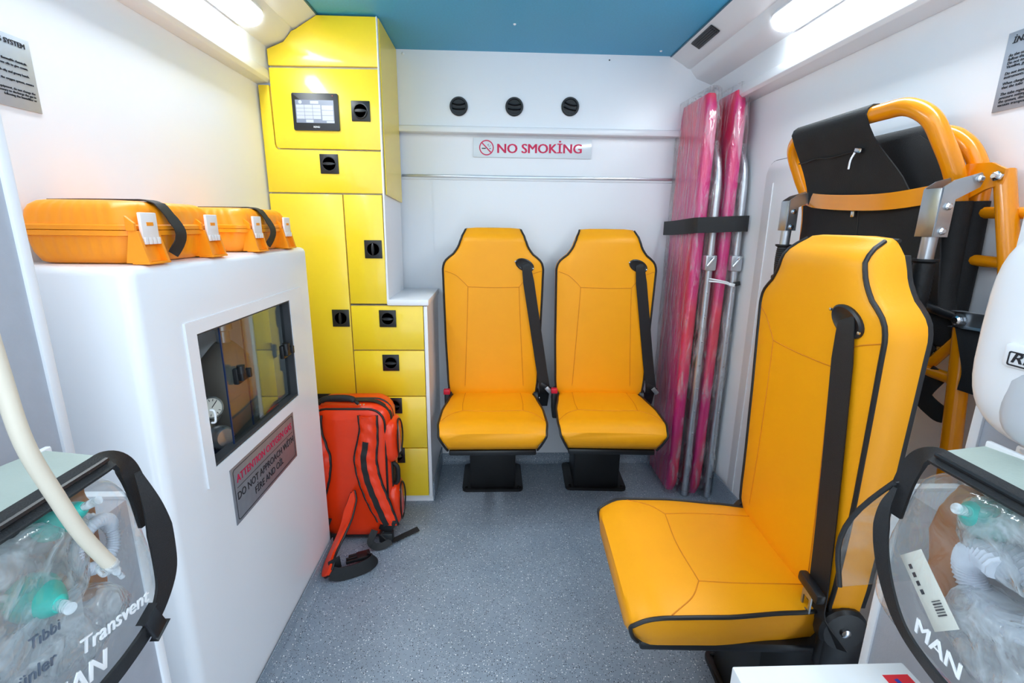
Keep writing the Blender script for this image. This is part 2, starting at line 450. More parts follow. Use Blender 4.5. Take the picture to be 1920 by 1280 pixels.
# coved vinyl upstand
def upstand(name, x0, y0, x1, y1, side, h=.05):
    """vinyl turned up against a face; side = outward normal (nx, ny)"""
    n = Vector((side[0], side[1], 0)); a, b = Vector((x0, y0, 0)), Vector((x1, y1, 0))
    prof = [(.001, h), (.004, h), (.005, .02), (.012, .008), (.024, .0008), (.001, .0008)]
    rings = [[p + n * d + Vector((0, 0, z)) for d, z in prof] for p in (a, b)]
    return struct(name, G().poly_loft(rings), FLOOR)
upstand('baseboard_left', -.578, .80, -.578, 1.535, (1, 0))
upstand('baseboard_right', XR - .006, .66, XR - .006, 2.18, (-1, 0), .12)
upstand('baseboard_back', -.25, YB - .004, XR, YB - .004, (0, -1), .05)

# ------------------------------------------------------------------ rear doors, swung open beside the lens
def rear_door(name, sgn, xu, xl, label_side):
    """sgn -1 left, +1 right; xu = face of upper lining, xl = face of lower pocket; door lies along Y below .6"""
    t = bpy.data.objects.new(name, None); COL.objects.link(t); t['kind'] = 'structure'
    t.location = (xu, .25, 0); ROOT[t] = Matrix.Translation((-xu, -.25, 0))
    def bx(n, m, a, b, y0, y1, z0, z1, bev=.002):
        x0, x1 = sorted((a, b)); return G().box(x0, x1, y0, y1, z0, z1, bev).done(n, m, t)
    bx('door_leaf', WHITE, xu + sgn * .004, xu + sgn * .045, -.35, .597, .02, 1.80)
    bx('upper_lining', GREYP, xu + sgn * .001, xu + sgn * .006, -.33, .589, .80, 1.76, 0)
    bx('edge_frame', WHITE, xu - sgn * .003, xu + sgn * .006, .588, .602, .80, 1.79)
    bx('lower_pocket', GREYP, xl, xu + sgn * .005, -.33, .590, .06, .79)
    bx('pocket_frame', WHITE, xl - sgn * .003, xu, .588, .602, .04, .795)
    lip = bx('pocket_lip', WHITE, xl - sgn * .003, xl + sgn * .004, -.33, .503, .78, .909, .002)
    return t
rear_door('door_2', -1, -.552, -.486, 'left')
rear_door('door_3', 1, .672, .586, 'right')

# ------------------------------------------------------------------ cove lamps
def cove_lamp(label, x, z, slope, y0, y1):
    t = thing('cove_lamp', label, 'lamp', (x, (y0 + y1) / 2, z), 0, 'long capsule lamps in the ceiling coves')
    ax = Vector((math.cos(slope), 0, math.sin(slope))); nz = Vector((math.sin(slope), 0, -math.cos(slope)))
    if nz.z > 0: nz = -nz
    def capsule(w, off):
        c0, c1 = Vector((x, y0 + w, z)), Vector((x, y1 - w, z)); pts = []
        for k in range(13):
            a = PI * k / 12; pts.append(c1 + ax * w * math.cos(a) + Vector((0, 1, 0)) * w * math.sin(a))
        for k in range(13):
            a = PI + PI * k / 12; pts.append(c0 + ax * w * math.cos(a) + Vector((0, 1, 0)) * w * math.sin(a))
        return [p + nz * off for p in pts]
    G().poly_loft([capsule(.044, -.01), capsule(.044, .004), capsule(.040, .008), capsule(.037, .008), capsule(.036, -.004)], True, True).done('housing', COVE, t)
    G().poly_loft([capsule(.0355, -.002), capsule(.0355, .008), capsule(.030, .013), capsule(.018, .0155)], True, True).done('diffuser', LED, t)
sl = math.atan2(1.781 - 1.722, -.662 + .766)
for y0, y1, w in ((.70, 1.675, None),):
    cove_lamp('long white capsule lamp glowing in the ceiling cove above the orange cases', -.725, 1.745, sl, y0, y1)
for y0, y1, w in ((.66, 1.60, None),):
    cove_lamp('long white capsule lamp glowing in the ceiling cove above the stair chair', mirror(-.725), 1.745, -sl, y0, y1)

# vent grille on the right cove
t = thing('cove_grille', 'small black slotted air grille on the right ceiling cove', 'grille', (.747, 1.885, 1.80))
A = Vector((0, 1, 0)); sr = math.atan2(1.795 - 1.822, .773 - .723); B = Vector((math.cos(sr), 0, math.sin(sr))); N = Vector((B.z, 0, -B.x))
if N.z > 0: N = -N
gc = Vector((.750, 1.885, 1.806)) + N * .002
G().obox(gc, A, B, N, .165, .036, .004, .001).done('frame', BLK, t)
for k in range(4):
    G().obox(gc + B * (-.0115 + k * .0077) + N * .003, A, B, N, .15, .0028, .004, .0006).done('slat', BLKM, t)

# ================================================================== BULKHEAD FITTINGS
def round_vent(cx, cz, label, tilt):
    t = thing('air_vent', label, 'vent', (cx, YU, cz - .037), 0, 'round black air vents on the bulkhead')
    c = (cx, YU, cz)
    G().lathe(c, (0, -1, 0), [(.036, 0), (.037, .006), (.034, .010), (.029, .010), (.027, .003)], 32).done('bezel', BLK, t)
    g = G(); g.lathe((cx, YU - .0035, cz), (0, -1, 0), [(.0285, 0), (.0285, .0006)], 28); g.done('throat', BLKM, t)
    for k, dz in enumerate((-.010, .008)):
        w = math.sqrt(.028 ** 2 - dz ** 2)
        pts = [(cx + w * u, YU - .009, cz + dz + .006 * (u * u - .4) * (1 if k else .6) - tilt * w * u) for u in (-1, -.6, -.2, .2, .6, 1)]
        G().sweep(pts, [(-.004, -.0015), (.004, -.0015), (.004, .0015), (-.004, .0015)], up=(0, .35, 1)).done('slat', BLK, t)
round_vent(-.143, 1.619, 'round black air vent with level slats, nearest the yellow tower', .0)
round_vent(.085, 1.622, 'round black air vent in the middle of three above the ledge', .03)
round_vent(.316, 1.627, 'round black air vent with tilted slats, nearest the pink boards', .25)

t = thing('no_smoking_sign', 'clear no smoking sign with crimson lettering under the ledge', 'sign', (.17, YB - .004, 1.428))
ys = YB - .0045
G().box(-.085, .42, ys - .002, ys, 1.430, 1.508, .0005).done('plate', PLATE, t)
def ring(g, c, r0, r1, y0, y1, n=40):
    cx, cz = c
    R = lambda r, y: [(cx + r * math.cos(2 * PI * k / n), y, cz + r * math.sin(2 * PI * k / n)) for k in range(n)]
    g._closed([R(r0, y0), R(r1, y0), R(r1, y1), R(r0, y1), None])
yf = ys - .002
sc = (-.030, 1.468)
g = G(); ring(g, sc, .0265, .031, yf - .0008, yf + .0005)
g.obox((sc[0], yf - .0008, sc[1]), (1, 0, -1), (0, 1, 0), (1, 0, 1), .054, .0016, .0045)
g.done('prohibition_ring', REDINK, t)
g = G().box(sc[0] - .020, sc[0] - .003, yf - .0006, yf, sc[1] - .005, sc[1] - .001)
for px, pz in ((.012, -.003), (.016, -.003)): g.box(sc[0] + px, sc[0] + px + .0025, yf - .0006, yf, sc[1] + pz - .002, sc[1] + pz + .002)
sm = [(sc[0] + .004 + .012 * u + .003 * math.sin(u * 9), yf - .0005, sc[1] + .010 + .005 * math.sin(u * 7)) for u in [k / 10 for k in range(11)]]
g.tube(sm, .0006, 5); g.done('cigarette_symbol', INK, t)
G().text('NO SMOKİNG', .053, (.013, yf - .0004, 1.4475), (1, 0, .012), (0, 0, 1), bold=.03, sx=1.06).done('lettering', REDINK, t, smooth=False)

# ================================================================== YELLOW STORAGE TOWER
YF, YD = 1.846, 1.828     # carcass front, door faces
def latch(cx, cz, parent, vert=False, ring_=False):
    g = G(); y = YD
    g.box(cx - .032, cx + .032, y - .004, y, cz - .033, cz + .033, .0015)
    g.lathe((cx, y - .004, cz), (0, -1, 0), [(.0255, 0), (.0255, .0015), (.0225, .0015), (.0215, -.0005)], 28)
    n = 10; pth = []
    for k in range(n + 1):
        u = -1 + 2 * k / n
        pth.append((cx, y - .009, cz + .022 * u) if vert else (cx + .022 * u, y - .009, cz))
    w = [max(.25, math.sqrt(max(0, 1 - (-1 + 2 * k / n) ** 2))) for k in range(n + 1)]
    g.sweep(pth, [(-.0055, -.005), (.0055, -.005), (.0045, .006), (-.0045, .006)], up=(0, -1, 0), scale=w)
    if ring_:
        a = [(cx + .021 * math.cos(PI + PI * k / 14), y - .008, cz + .024 * math.sin(PI + PI * k / 14)) for k in range(15)]
        g.tube(a, .0026, 8)
    return g.done('twist_latch', BLK, parent)
def panel(name, pts, parent, m=YEL):
    return G().prism(pts, 'y', YD, YF - .002, bev=.0012).done(name, m, parent)
def rect(x0, x1, z0, z1): return [(x0, z0), (x1, z0), (x1, z1), (x0, z1)]

t = thing('storage_tower', 'tall yellow storage tower with white edges reaching the ceiling', 'cabinet', (-.60, 2.0, 0))
TW = t
body = [(-.806, .045), (-.547, .045), (-.547, .849), (-.398, .849), (-.392, ZC - .002), (-.588, ZC - .003), (-.640, 1.792), (-.664, 1.776), (-.676, 1.774), (-.704, 1.739), (-.765, 1.718), (-.765, 1.604), (-.806, 1.602)]
G().prism(body, 'y', YF, 2.146).done('carcass', WHITE, t, smooth=False)
G().prism([(1.848, 1.252), (2.144, 1.236), (2.144, ZC - .004), (1.848, ZC - .004)], 'x', -.3925, -.3885).done('side_panel', YEL, t)
top = [(-.762, 1.665), (-.395, 1.668), (-.392, 1.819), (-.590, 1.819), (-.640, 1.789), (-.662, 1.774), (-.676, 1.771), (-.704, 1.736), (-.762, 1.715)]
panel('top_panel', top, t)
dr = [(-.762, 1.658), (-.762, 1.418), (-.759, 1.408), (-.752, 1.402), (-.397, 1.402), (-.395, 1.660)]
p = panel('upper_door', dr, t); latch(-.461, 1.527, p, ring_=True)
p = panel('flap', [(-.803, 1.604), (-.803, 1.254), (-.400, 1.254), (-.398, 1.397), (-.757, 1.397), (-.764, 1.403), (-.767, 1.415), (-.767, 1.604)], t); latch(-.582, 1.352, p)
p = panel('tall_door', rect(-.803, -.545, .481, 1.249), t); latch(-.581, .796, p, True)
p = panel('narrow_door', rect(-.541, -.404, .852, 1.249), t); latch(-.444, 1.056, p, True)
p = panel('lower_drawer', rect(-.803, -.545, .256, .476), t); latch(-.674, .458, p)
p = panel('lower_drawer', rect(-.803, -.545, .040, .251), t)
G().prism([(-.404, .85), (-.3965, .85), (-.3915, 1.82), (-.3945, 1.82), (-.400, 1.25)], 'y', YD - .0005, YF).done('edge_strip', WHITE, t, smooth=False)

t = thing('drawer_cabinet', 'low yellow four drawer cabinet with white side beside the seats', 'cabinet', (-.40, 2.0, 0))
G().box(-.545, -.253, YF, YB - .005, .0, .8445).done('carcass', WHITE, t, smooth=False)
G().box(-.2665, -.2525, YD - .001, YF, .03, .843, .002).done('edge_strip', WHITE, t)
for z0, z1, lz, lx in ((.671, .8435, .800, -.404), (.481, .6665, .619, -.400), (.256, .4765, .440, -.396), (.036, .2515, .222, -.393)):
    p = panel('drawer', rect(-.541, -.269, z0, z1), t); latch(lx, lz - .005 if z0 > .6 else lz, p)
G().box(-.2525, -.2475, YD + .015, YB - .006, .0, .085, .001).done('vinyl_skirting', FLOOR, t)
o = G().box(-.402, -.246, YD - .006, YB - .0055, .846, .868, .003).done('worktop', WHITE)
tag(o, 'small white worktop on top of the drawer cabinet', 'worktop')

t = thing('control_screen', 'black touchscreen control panel on the yellow upper door', 'screen', (-.615, YD, 1.46))
G().prism(rrect(-.692, -.536, 1.461, 1.580, .004), 'y', YD - .007, YD, bev=.0015).done('bezel', BLK, t)
yd = YD - .0072
G().box(-.681, -.551, yd - .0006, yd, 1.485, 1.558).done('display', DISP, t)
for r in range(4):
    for c in range(3):
        x0 = -.678 + c * .0278; z1 = 1.5425 - r * .0115
        G().box(x0, x0 + .0262, yd - .0012, yd - .0006, z1 - .0102, z1).done('screen_button', CELL, t)
for r in range(3):
    G().box(-.592, -.554, yd - .0012, yd - .0006, 1.5265 - r * .0165, 1.5425 - r * .0165 - .001).done('screen_button', CELL, t)
for x0, x1, z0, z1 in ((-.648, -.623, 1.486, 1.4955), (-.578, -.552, 1.4858, 1.4915), (-.630, -.602, 1.546, 1.555)):
    G().box(x0, x1, yd - .0012, yd - .0006, z0, z1).done('screen_button', CELL, t)
G().lathe((-.664, yd - .0006, 1.551), (0, -1, 0), [(.006, 0), (.006, .0006)], 20).done('screen_logo', CELL, t)
G().text('RENU', .0085, (-.6135, yd - .0004, 1.4695), (1, 0, 0), (0, 0, 1), bold=.02, align='CENTER').done('lettering', WINK, t, smooth=False)
G().lathe((-.5535, yd, 1.5725), (0, -1, 0), [(.0014, 0), (.0014, .0008)], 10).done('indicator', REDP, t)

# ================================================================== OXYGEN CABINET
XC = -.582
t = thing('oxygen_cabinet', 'white moulded oxygen cabinet with sliding glass window and orange cases on top', 'cabinet', (-.69, 1.16, 0))
g = G()
r = .022
arc = [(XC - r + r * math.sin(PI / 2 * k / 5), .79 + r - r * math.cos(PI / 2 * k / 5)) for k in range(6)]
outl = [(-.806, .845), (-.672, .795)] + arc + [(XC, 1.53), (-.806, 1.53)]
n_o = len(outl)
inset = lambda d: [(a + (d * 0 if a > -.80 else 0) - (d if a > XC - .03 else 0), b + (d if b < .86 else -0.4 * d)) for a, b in outl]
rings = [[(a, b, 0.0) for a, b in outl], [(a, b, 1.062) for a, b in outl], [(a, b, 1.070) for a, b in inset(.003)], [(a, b, 1.0745) for a, b in inset(.009)], [(a, b, 1.076) for a, b in inset(.016)]]
g.poly_loft(rings)
body = g.done('cabinet_shell', GRP, t, ang=50)
def cut(ob, boxes):
    for b in boxes:
        gg = G(); gg.box(*b); c = gg.done('cutter', GRP)
        c.data.transform(ROOT[t])
        c.parent = t
        md = ob.modifiers.new('cut', 'BOOLEAN'); md.operation = 'DIFFERENCE'; md.object = c; md.solver = 'EXACT'
        bpy.context.view_layer.update()
        dg = bpy.context.evaluated_depsgraph_get()
        me = bpy.data.meshes.new_from_object(ob.evaluated_get(dg))
        ob.modifiers.clear(); old = ob.data; ob.data = me; bpy.data.meshes.remove(old)
        cm = c.data; bpy.data.objects.remove(c); bpy.data.meshes.remove(cm)
    ob.data.polygons.foreach_set('use_smooth', [True] * len(ob.data.polygons)); ob.data.set_sharp_from_angle(angle=math.radians(50))
cut(body, [(-.795, -.602, .87, 1.50, .50, 1.03), (-.61, -.55, .936, 1.378, .648, .936)])
# inner lining, window frame, tracks, panes
g = G(); g.box(-.794, -.790, .871, 1.499, .501, 1.029); g.done('back_lining', COVE, t)
g = G(); g.box(-.789, -.603, .871, 1.499, .501, .505); g.done('floor_lining', COVE, t)
for y in (1.02, 1.10):
    G().box(-.788, -.784, y, y + .004, .505, 1.02).done('lining_rib', CREVICE, t)
def frame(g, x0, x1, ya, yb, za, zb, yi0, yi1, zi0, zi1):
    O = [(ya, za), (yb, za), (yb, zb), (ya, zb)]; I = [(yi0, zi0), (yi1, zi0), (yi1, zi1), (yi0, zi1)]
    g._closed([[(x0, *p) for p in O], [(x1, *p) for p in O], [(x1, *p) for p in I], [(x0, *p) for p in I], None])
g = G(); frame(g, XC - .001, XC + .004, .905, 1.465, .618, .962, .937, 1.377, .649, .935)
g.done('window_surround', GRP, t, smooth=False)
g = G(); frame(g, XC - .024, XC + .0015, .937, 1.377, .649, .935, .941, 1.371, .6555, .931)
g.done('window_track', CREVICE, t, smooth=False)
G().box(XC - .010, XC - .008, 1.036, 1.268, .656, .931).done('glass_pane', GLASS, t)
G().box(XC - .018, XC - .016, 1.145, 1.371, .656, .931).done('glass_pane', GLASS, t)
G().box(XC - .0185, XC - .0155, 1.1425, 1.1460, .656, .931).done('pane_edge', BLUEH, t)
G().box(XC - .0105, XC - .0075, 1.0340, 1.0370, .656, .931).done('pane_edge', BLUEH, t)
def clip(y, z):
    g = G()
    g.box(XC - .008, XC + .004, y - .014, y + .014, z - .020, z + .018, .003)
    g.box(XC + .002, XC + .014, y - .010, y + .018, z - .013, z + .010, .004)
    g.cyl((XC + .008, y - .004, z + .006), (XC + .008, y - .004, z + .024), .009, 14)
    g.box(XC + .006, XC + .020, y + .012, y + .022, z - .010, z + .012, .002)
    return g.done('glass_clip', BLK, t)
clip(1.075, .808); clip(1.318, .800)
g = G().tube(smooth_path([(XC + .004, .943, .775), (XC + .012, .943, .772), (XC + .012, .943, .750), (XC + .004, .943, .747)], 5), .0022, 8); g.done('glass_pull', WINK, t)

t2 = thing('oxygen_regulator', 'steel oxygen regulator with round gauges behind the cabinet glass', 'regulator', (-.66, 1.06, .506))
def gauge(c, r, n):
    n = Vector(n).normalized(); c = Vector(c)
    p = G().lathe(c, n, [(r * .9, -.018), (r, -.012), (r, .004), (r * .92, .006), (r * .86, .002)], 28).done('gauge', STEEL, t2)
    G().lathe(c + n * .002, n, [(r * .85, 0), (r * .85, .001)], 28).done('gauge_face', PAPER, p)
    u = n.orthogonal().normalized()
    gg = G().cyl(c + n * .004, c + n * .004 + u * r * .7, .0009, 6)
    for k in range(12):
        w = Matrix.Rotation(2 * PI * k / 14, 3, n) @ u
        gg.obox(c + n * .0035 + w * r * .68, w, n.cross(w), n, .005, .0012, .0008)
    gg.done('gauge_needle', INK, p)
gauge((-.655, 1.075, .728), .026, (1, -.75, .35)); gauge((-.675, 1.03, .715), .024, (1, -.6, .3))
G().lathe((-.635, 1.05, .668), (1, -.5, .1), [(.012, -.06), (.022, -.05), (.022, .0), (.026, .004), (.026, .022), (.020, .03), (.008, .031)], 20).done('valve_knob', STEEL, t2)
G().cyl((-.68, 1.13, .69), (-.65, 1.02, .69), .014, 14).done('valve_body', STEEL, t2)
G().cyl((-.68, 1.09, .506), (-.68, 1.09, .70), .013, 14).done('stem', STEEL, t2)
G().tube(smooth_path([(-.65, 1.02, .66), (-.64, 1.06, .625), (-.65, 1.14, .63), (-.72, 1.20, .60), (-.75, 1.22, .51)], 6), .006, 8).done('oxygen_hose', BLUEH, t2)
t2 = thing('oxygen_cylinder', 'grey oxygen cylinder standing inside the glazed cabinet', 'cylinder', (-.70, 1.24, .506))
G().lathe((-.70, 1.24, .506), (0, 0, 1), [(.058, 0), (.062, .006), (.062, .26), (.055, .30), (.03, .33), (.02, .34)], 28).done('cylinder_body', mat('grey brown cylinder paint', rgb(128, 120, 112), rough=.5, var=.06, vscale=12), t2)
G().lathe((-.70, 1.24, .845), (0, 0, 1), [(.016, 0), (.016, .03), (.024, .034), (.024, .05), (.012, .056)], 18).done('cylinder_valve', STEEL, t2)

t = thing('oxygen_sign', 'grey oxygen gas warning plate under the cabinet window', 'sign', (XC, 1.15, .476))
G().box(XC, XC + .002, .986, 1.328, .477, .616, .0004).done('plate', SIGND, t)
xs = XC + .0022
g = G()
pr = rrect(.994, 1.320, .484, .609, .008, 4); pi_ = rrect(.9955, 1.3185, .4855, .6075, .0068, 4)
g._closed([[(xs - .0004, a, b) for a, b in pr], [(xs + .0003, a, b) for a, b in pr], [(xs + .0003, a, b) for a, b in pi_], [(xs - .0004, a, b) for a, b in pi_], None])
g.box(xs - .0004, xs + .0002, 1.005, 1.31, .5605, .5617)
g.done('border', INK, t, smooth=False)
G().text('ATTENTION OXYGEN GAS', .026, (xs, 1.157, .573), (0, 1, 0), (0, 0, 1), bold=.012, align='CENTER', sx=.95).done('warning_lettering', REDINK, t, smooth=False)
G().text('DO NOT APPROACH WİTH', .026, (xs, 1.157, .532), (0, 1, 0), (0, 0, 1), align='CENTER', sx=.95).text('FİRE AND OİL', .026, (xs, 1.157, .502), (0, 1, 0), (0, 0, 1), align='CENTER', sx=.95).done('lettering', INK, t, smooth=False)

# ------------------------------------------------------------------ orange cases
def round_ring(x0, x1, y0, y1, r, z, rib=0.0, n=8, per=6):
    """rounded rectangle ring with fluted sides"""
    pts = []
    def seg(a, b, cnt): return [Vector(a).lerp(Vector(b), k / cnt) for k in range(cnt)]
    cs = [(x1 - r, y1 - r, 0), (x0 + r, y1 - r, PI / 2), (x0 + r, y0 + r, PI), (x1 - r, y0 + r, 1.5 * PI)]
    for i, (cx, cy, a0) in enumerate(cs):
        A_ = [Vector((cx + r * math.cos(a0 + PI / 2 * k / n), cy + r * math.sin(a0 + PI / 2 * k / n), z)) for k in range(n + 1)]
        pts += A_[:-1]
        nx, ny, na = cs[(i + 1) % 4]; st = Vector((nx + r * math.cos(na), ny + r * math.sin(na), z))
        pts += seg(A_[-1], st, 40)
    if rib:
        m = len(pts); c = Vector(((x0 + x1) / 2, (y0 + y1) / 2, z)); out = []
        for i, p in enumerate(pts):
            tt = pts[(i + 1) % m] - pts[i - 1]; nn = Vector((tt.y, -tt.x, 0)).normalized()
            out.append(p + nn * rib * (.5 + .5 * math.cos(2 * PI * i / per)))
        return out
    return pts
def make_case(label, y0, y1, lys, sy):
    t = thing('rescue_case', label, 'case', (-.695, (y0 + y1) / 2, 1.077), 0, 'orange cases on the oxygen cabinet')
    x0, x1 = -.800, -.600; zb = 1.077
    R = lambda d, z, rib=0, r=.03: round_ring(x0 + d, x1 - d, y0 + d, y1 - d, r, z, rib)
    b = G().poly_loft([R(.022, zb), R(.016, zb + .003), R(.013, zb + .010), R(.010, zb + .02, .0022), R(.007, zb + .044, .0022), R(.006, zb + .047)]).done('case_base', CASE, t, ang=60)
    G().poly_loft([R(.006, zb + .0465), R(.000, zb + .0475), R(.000, zb + .0555), R(.001, zb + .0562)], True, True).done('rim', CASE, t)
    G().poly_loft([R(.000, zb + .057), R(.000, zb + .064), R(.003, zb + .066)]).done('rim', CASE, t)
    G().poly_loft([R(.004, zb + .0655), R(.006, zb + .070, .0018), R(.009, zb + .088, .0018), R(.013, zb + .097, .0016), R(.021, zb + .104, .001), R(.030, zb + .106), R(.034, zb + .1055)]).done('lid', CASE, t, ang=60)
    for ly in lys:
        w = .024
        # flared foot under the latch
        g = G()
        for sgn in (-1, 1):
            yy = ly + sgn * w
            g.prism([(x1 - .008, zb + .058), (x1 + .006, zb + .055), (x1 + .018, zb + .002), (x1 - .02, zb + .002)], 'y', yy - .003, yy + .003)
        g.poly_loft([[(x1 - .004, ly - w, zb + .052), (x1 - .004, ly + w, zb + .052), (x1 - .008, ly + w, zb + .052), (x1 - .008, ly - w, zb + .052)],
                     [(x1 + .008, ly - w, zb + .002), (x1 + .008, ly + w, zb + .002), (x1 + .002, ly + w, zb + .002), (x1 + .002, ly - w, zb + .002)]])
        g.box(x1 - .01, x1 + .019, ly - w - .004, ly + w + .004, zb, zb + .004, .001)
        g.prism([(x1 - .010, zb + .080), (x1 + .004, zb + .068), (x1 + .004, zb + .056), (x1 - .010, zb + .056)], 'y', ly - w - .006, ly - w - .001)
        g.done('latch_foot', CASE, t)
        l = G().box(x1 + .004, x1 + .010, ly - .020, ly + .020, zb + .042, zb + .086, .0015)
        for k in range(4): l.box(x1 + .005, x1 + .012, ly - .019 + k * .0105, ly - .0115 + k * .0105, zb + .033, zb + .045, .001)
        l = l.done('latch', CLATCH, t)
        G().box(x1 + .0098, x1 + .0108, ly - .008, ly + .008, zb + .064, zb + .070).done('latch_slot', CASE, l)
    pth = [(-.79, sy, zb + .1075), (-.72, sy, zb + .1085), (-.65, sy, zb + .1085), (-.625, sy + .001, zb + .108), (-.607, sy + .004, zb + .100), (-.594, sy + .012, zb + .075), (-.586, sy + .016, zb + .055), (-.588, sy + .014, zb + .035), (-.598, sy + .004, zb + .012)]
    nn = [(0, 0, 1), (0, 0, 1), (0, 0, 1), (.3, 0, 1), (1, 0, .7), (1, 0, .3), (1, 0, 0), (1, 0, -.2), (1, 0, -.3)]
    G().band(smooth_path(pth, 4), .030, .002, [Vector(nn[min(i // 4, 8)]) for i in range(33)]).done('carry_strap', WEB, t)
make_case('large orange plastic case nearest the camera on the white cabinet', .842, 1.108, (.872, 1.062), .930)
make_case('orange plastic case beside the yellow tower on the white cabinet', 1.214, 1.490, (1.262, 1.440), 1.318)

# ------------------------------------------------------------------ wall notices
t = thing('instruction_notice', 'silver gas system notice on the left wall above the cases', 'sign', (XL, .86, 1.334))
xs = XL + .002
G().box(XL, xs, .70, .964, 1.333, 1.449, .0003).done('plate', SIGN, t)
g = G().text('GAS SYSTEM', .0112, (xs, .955, 1.4335), (0, 1, 0), (0, 0, 1), bold=.02, align='RIGHT')
for ztxt, s_ in ((1.413, 'cigarette or flammable chemicals.'), (1.4055, 'do not use oils to give cream.'), (1.3935, 'touch with oily and greasy hands.'), (1.3815, 'Before using the oxygen system, ensure'), (1.3675, 'the equipment, do not change the'), (1.362, 'necessary to discharge the gas in'), (1.3565, 'following the humidifier or')):
    g.text(s_, .0054, (xs, .957 if ztxt < 1.39 else .952, ztxt - .006), (0, 1, 0), (0, 0, 1), align='RIGHT', bold=.008)
g.done('lettering', INK, t, smooth=False)
t = thing('instruction_notice', 'silver instruction notice on the right wall above the stair chair', 'sign', (XR, .86, 1.374))
xs = XR - .002
G().box(xs, XR, .70, .972, 1.371, 1.508, .0003).done('plate', SIGN, t)
g = G().text('İNSTRUCTİONS', .0145, (xs, .962, 1.488), (0, -1, 0), (0, 0, 1), bold=.02, shear=.2)
for ztxt, s_ in ((1.4655, 'As the oxygen system'), (1.459, 'follow the following'), (1.4525, 'Do not touch it with'), (1.446, 'Vaseline, grease'), (1.4345, 'Do not interfere with the'), (1.428, 'instruments.'), (1.417, 'When changing and'), (1.4105, 'that the tube valves are'), (1.399, 'The tube regulators and'), (1.3925, 'pressure settings of the'), (1.386, 'the system, discharge'), (1.3795, 'vacuum transport.')):
    g.text(s_, .0072, (xs, .963, ztxt), (0, -1, 0), (0, 0, 1), bold=.008, shear=.15)
g.done('lettering', INK, t, smooth=False)

# ================================================================== SEATS
HW = [(.405, .178), (.43, .186), (.5, .192), (.7, .199), (.93, .203), (.972, .204), (.992, .201), (1.006, .193), (1.020, .178), (1.036, .159), (1.055, .144), (1.075, .135), (1.10, .126), (1.130, .112)]
def back_y0(z):
    return -.055 + .006 * math.cos((z - .55) * 5) + (0 if z < 1.085 else .9 * (z - 1.085) ** 2 * 22) + (.0 if z > .45 else (.45 - z) * .25)
def back_yb(z): return .022 - (.010 * max(0, (z - 1.09) / .04) ** 2)
def front_pt(t_, z, off=0.0):
    hw = interp(HW, z); return Vector((hw * t_, back_y0(z) + .010 * abs(t_) ** 5 - .006 * (1 - t_ * t_) - off, z))
def cush_hw(y): return interp([(-.41, .196), (-.36, .202), (-.24, .200), (-.10, .184), (-.03, .174)], y)
def cush_top(y):
    return .440 - (0 if y > -.35 else ((-.35 - y) / .06) ** 2 * .022) + .004 * math.cos((y + .2) * 8)
def cush_pt(t_, y, off=0.0): return Vector((cush_hw(y) * t_, y, cush_top(y) - .012 * abs(t_) ** 6 + off))

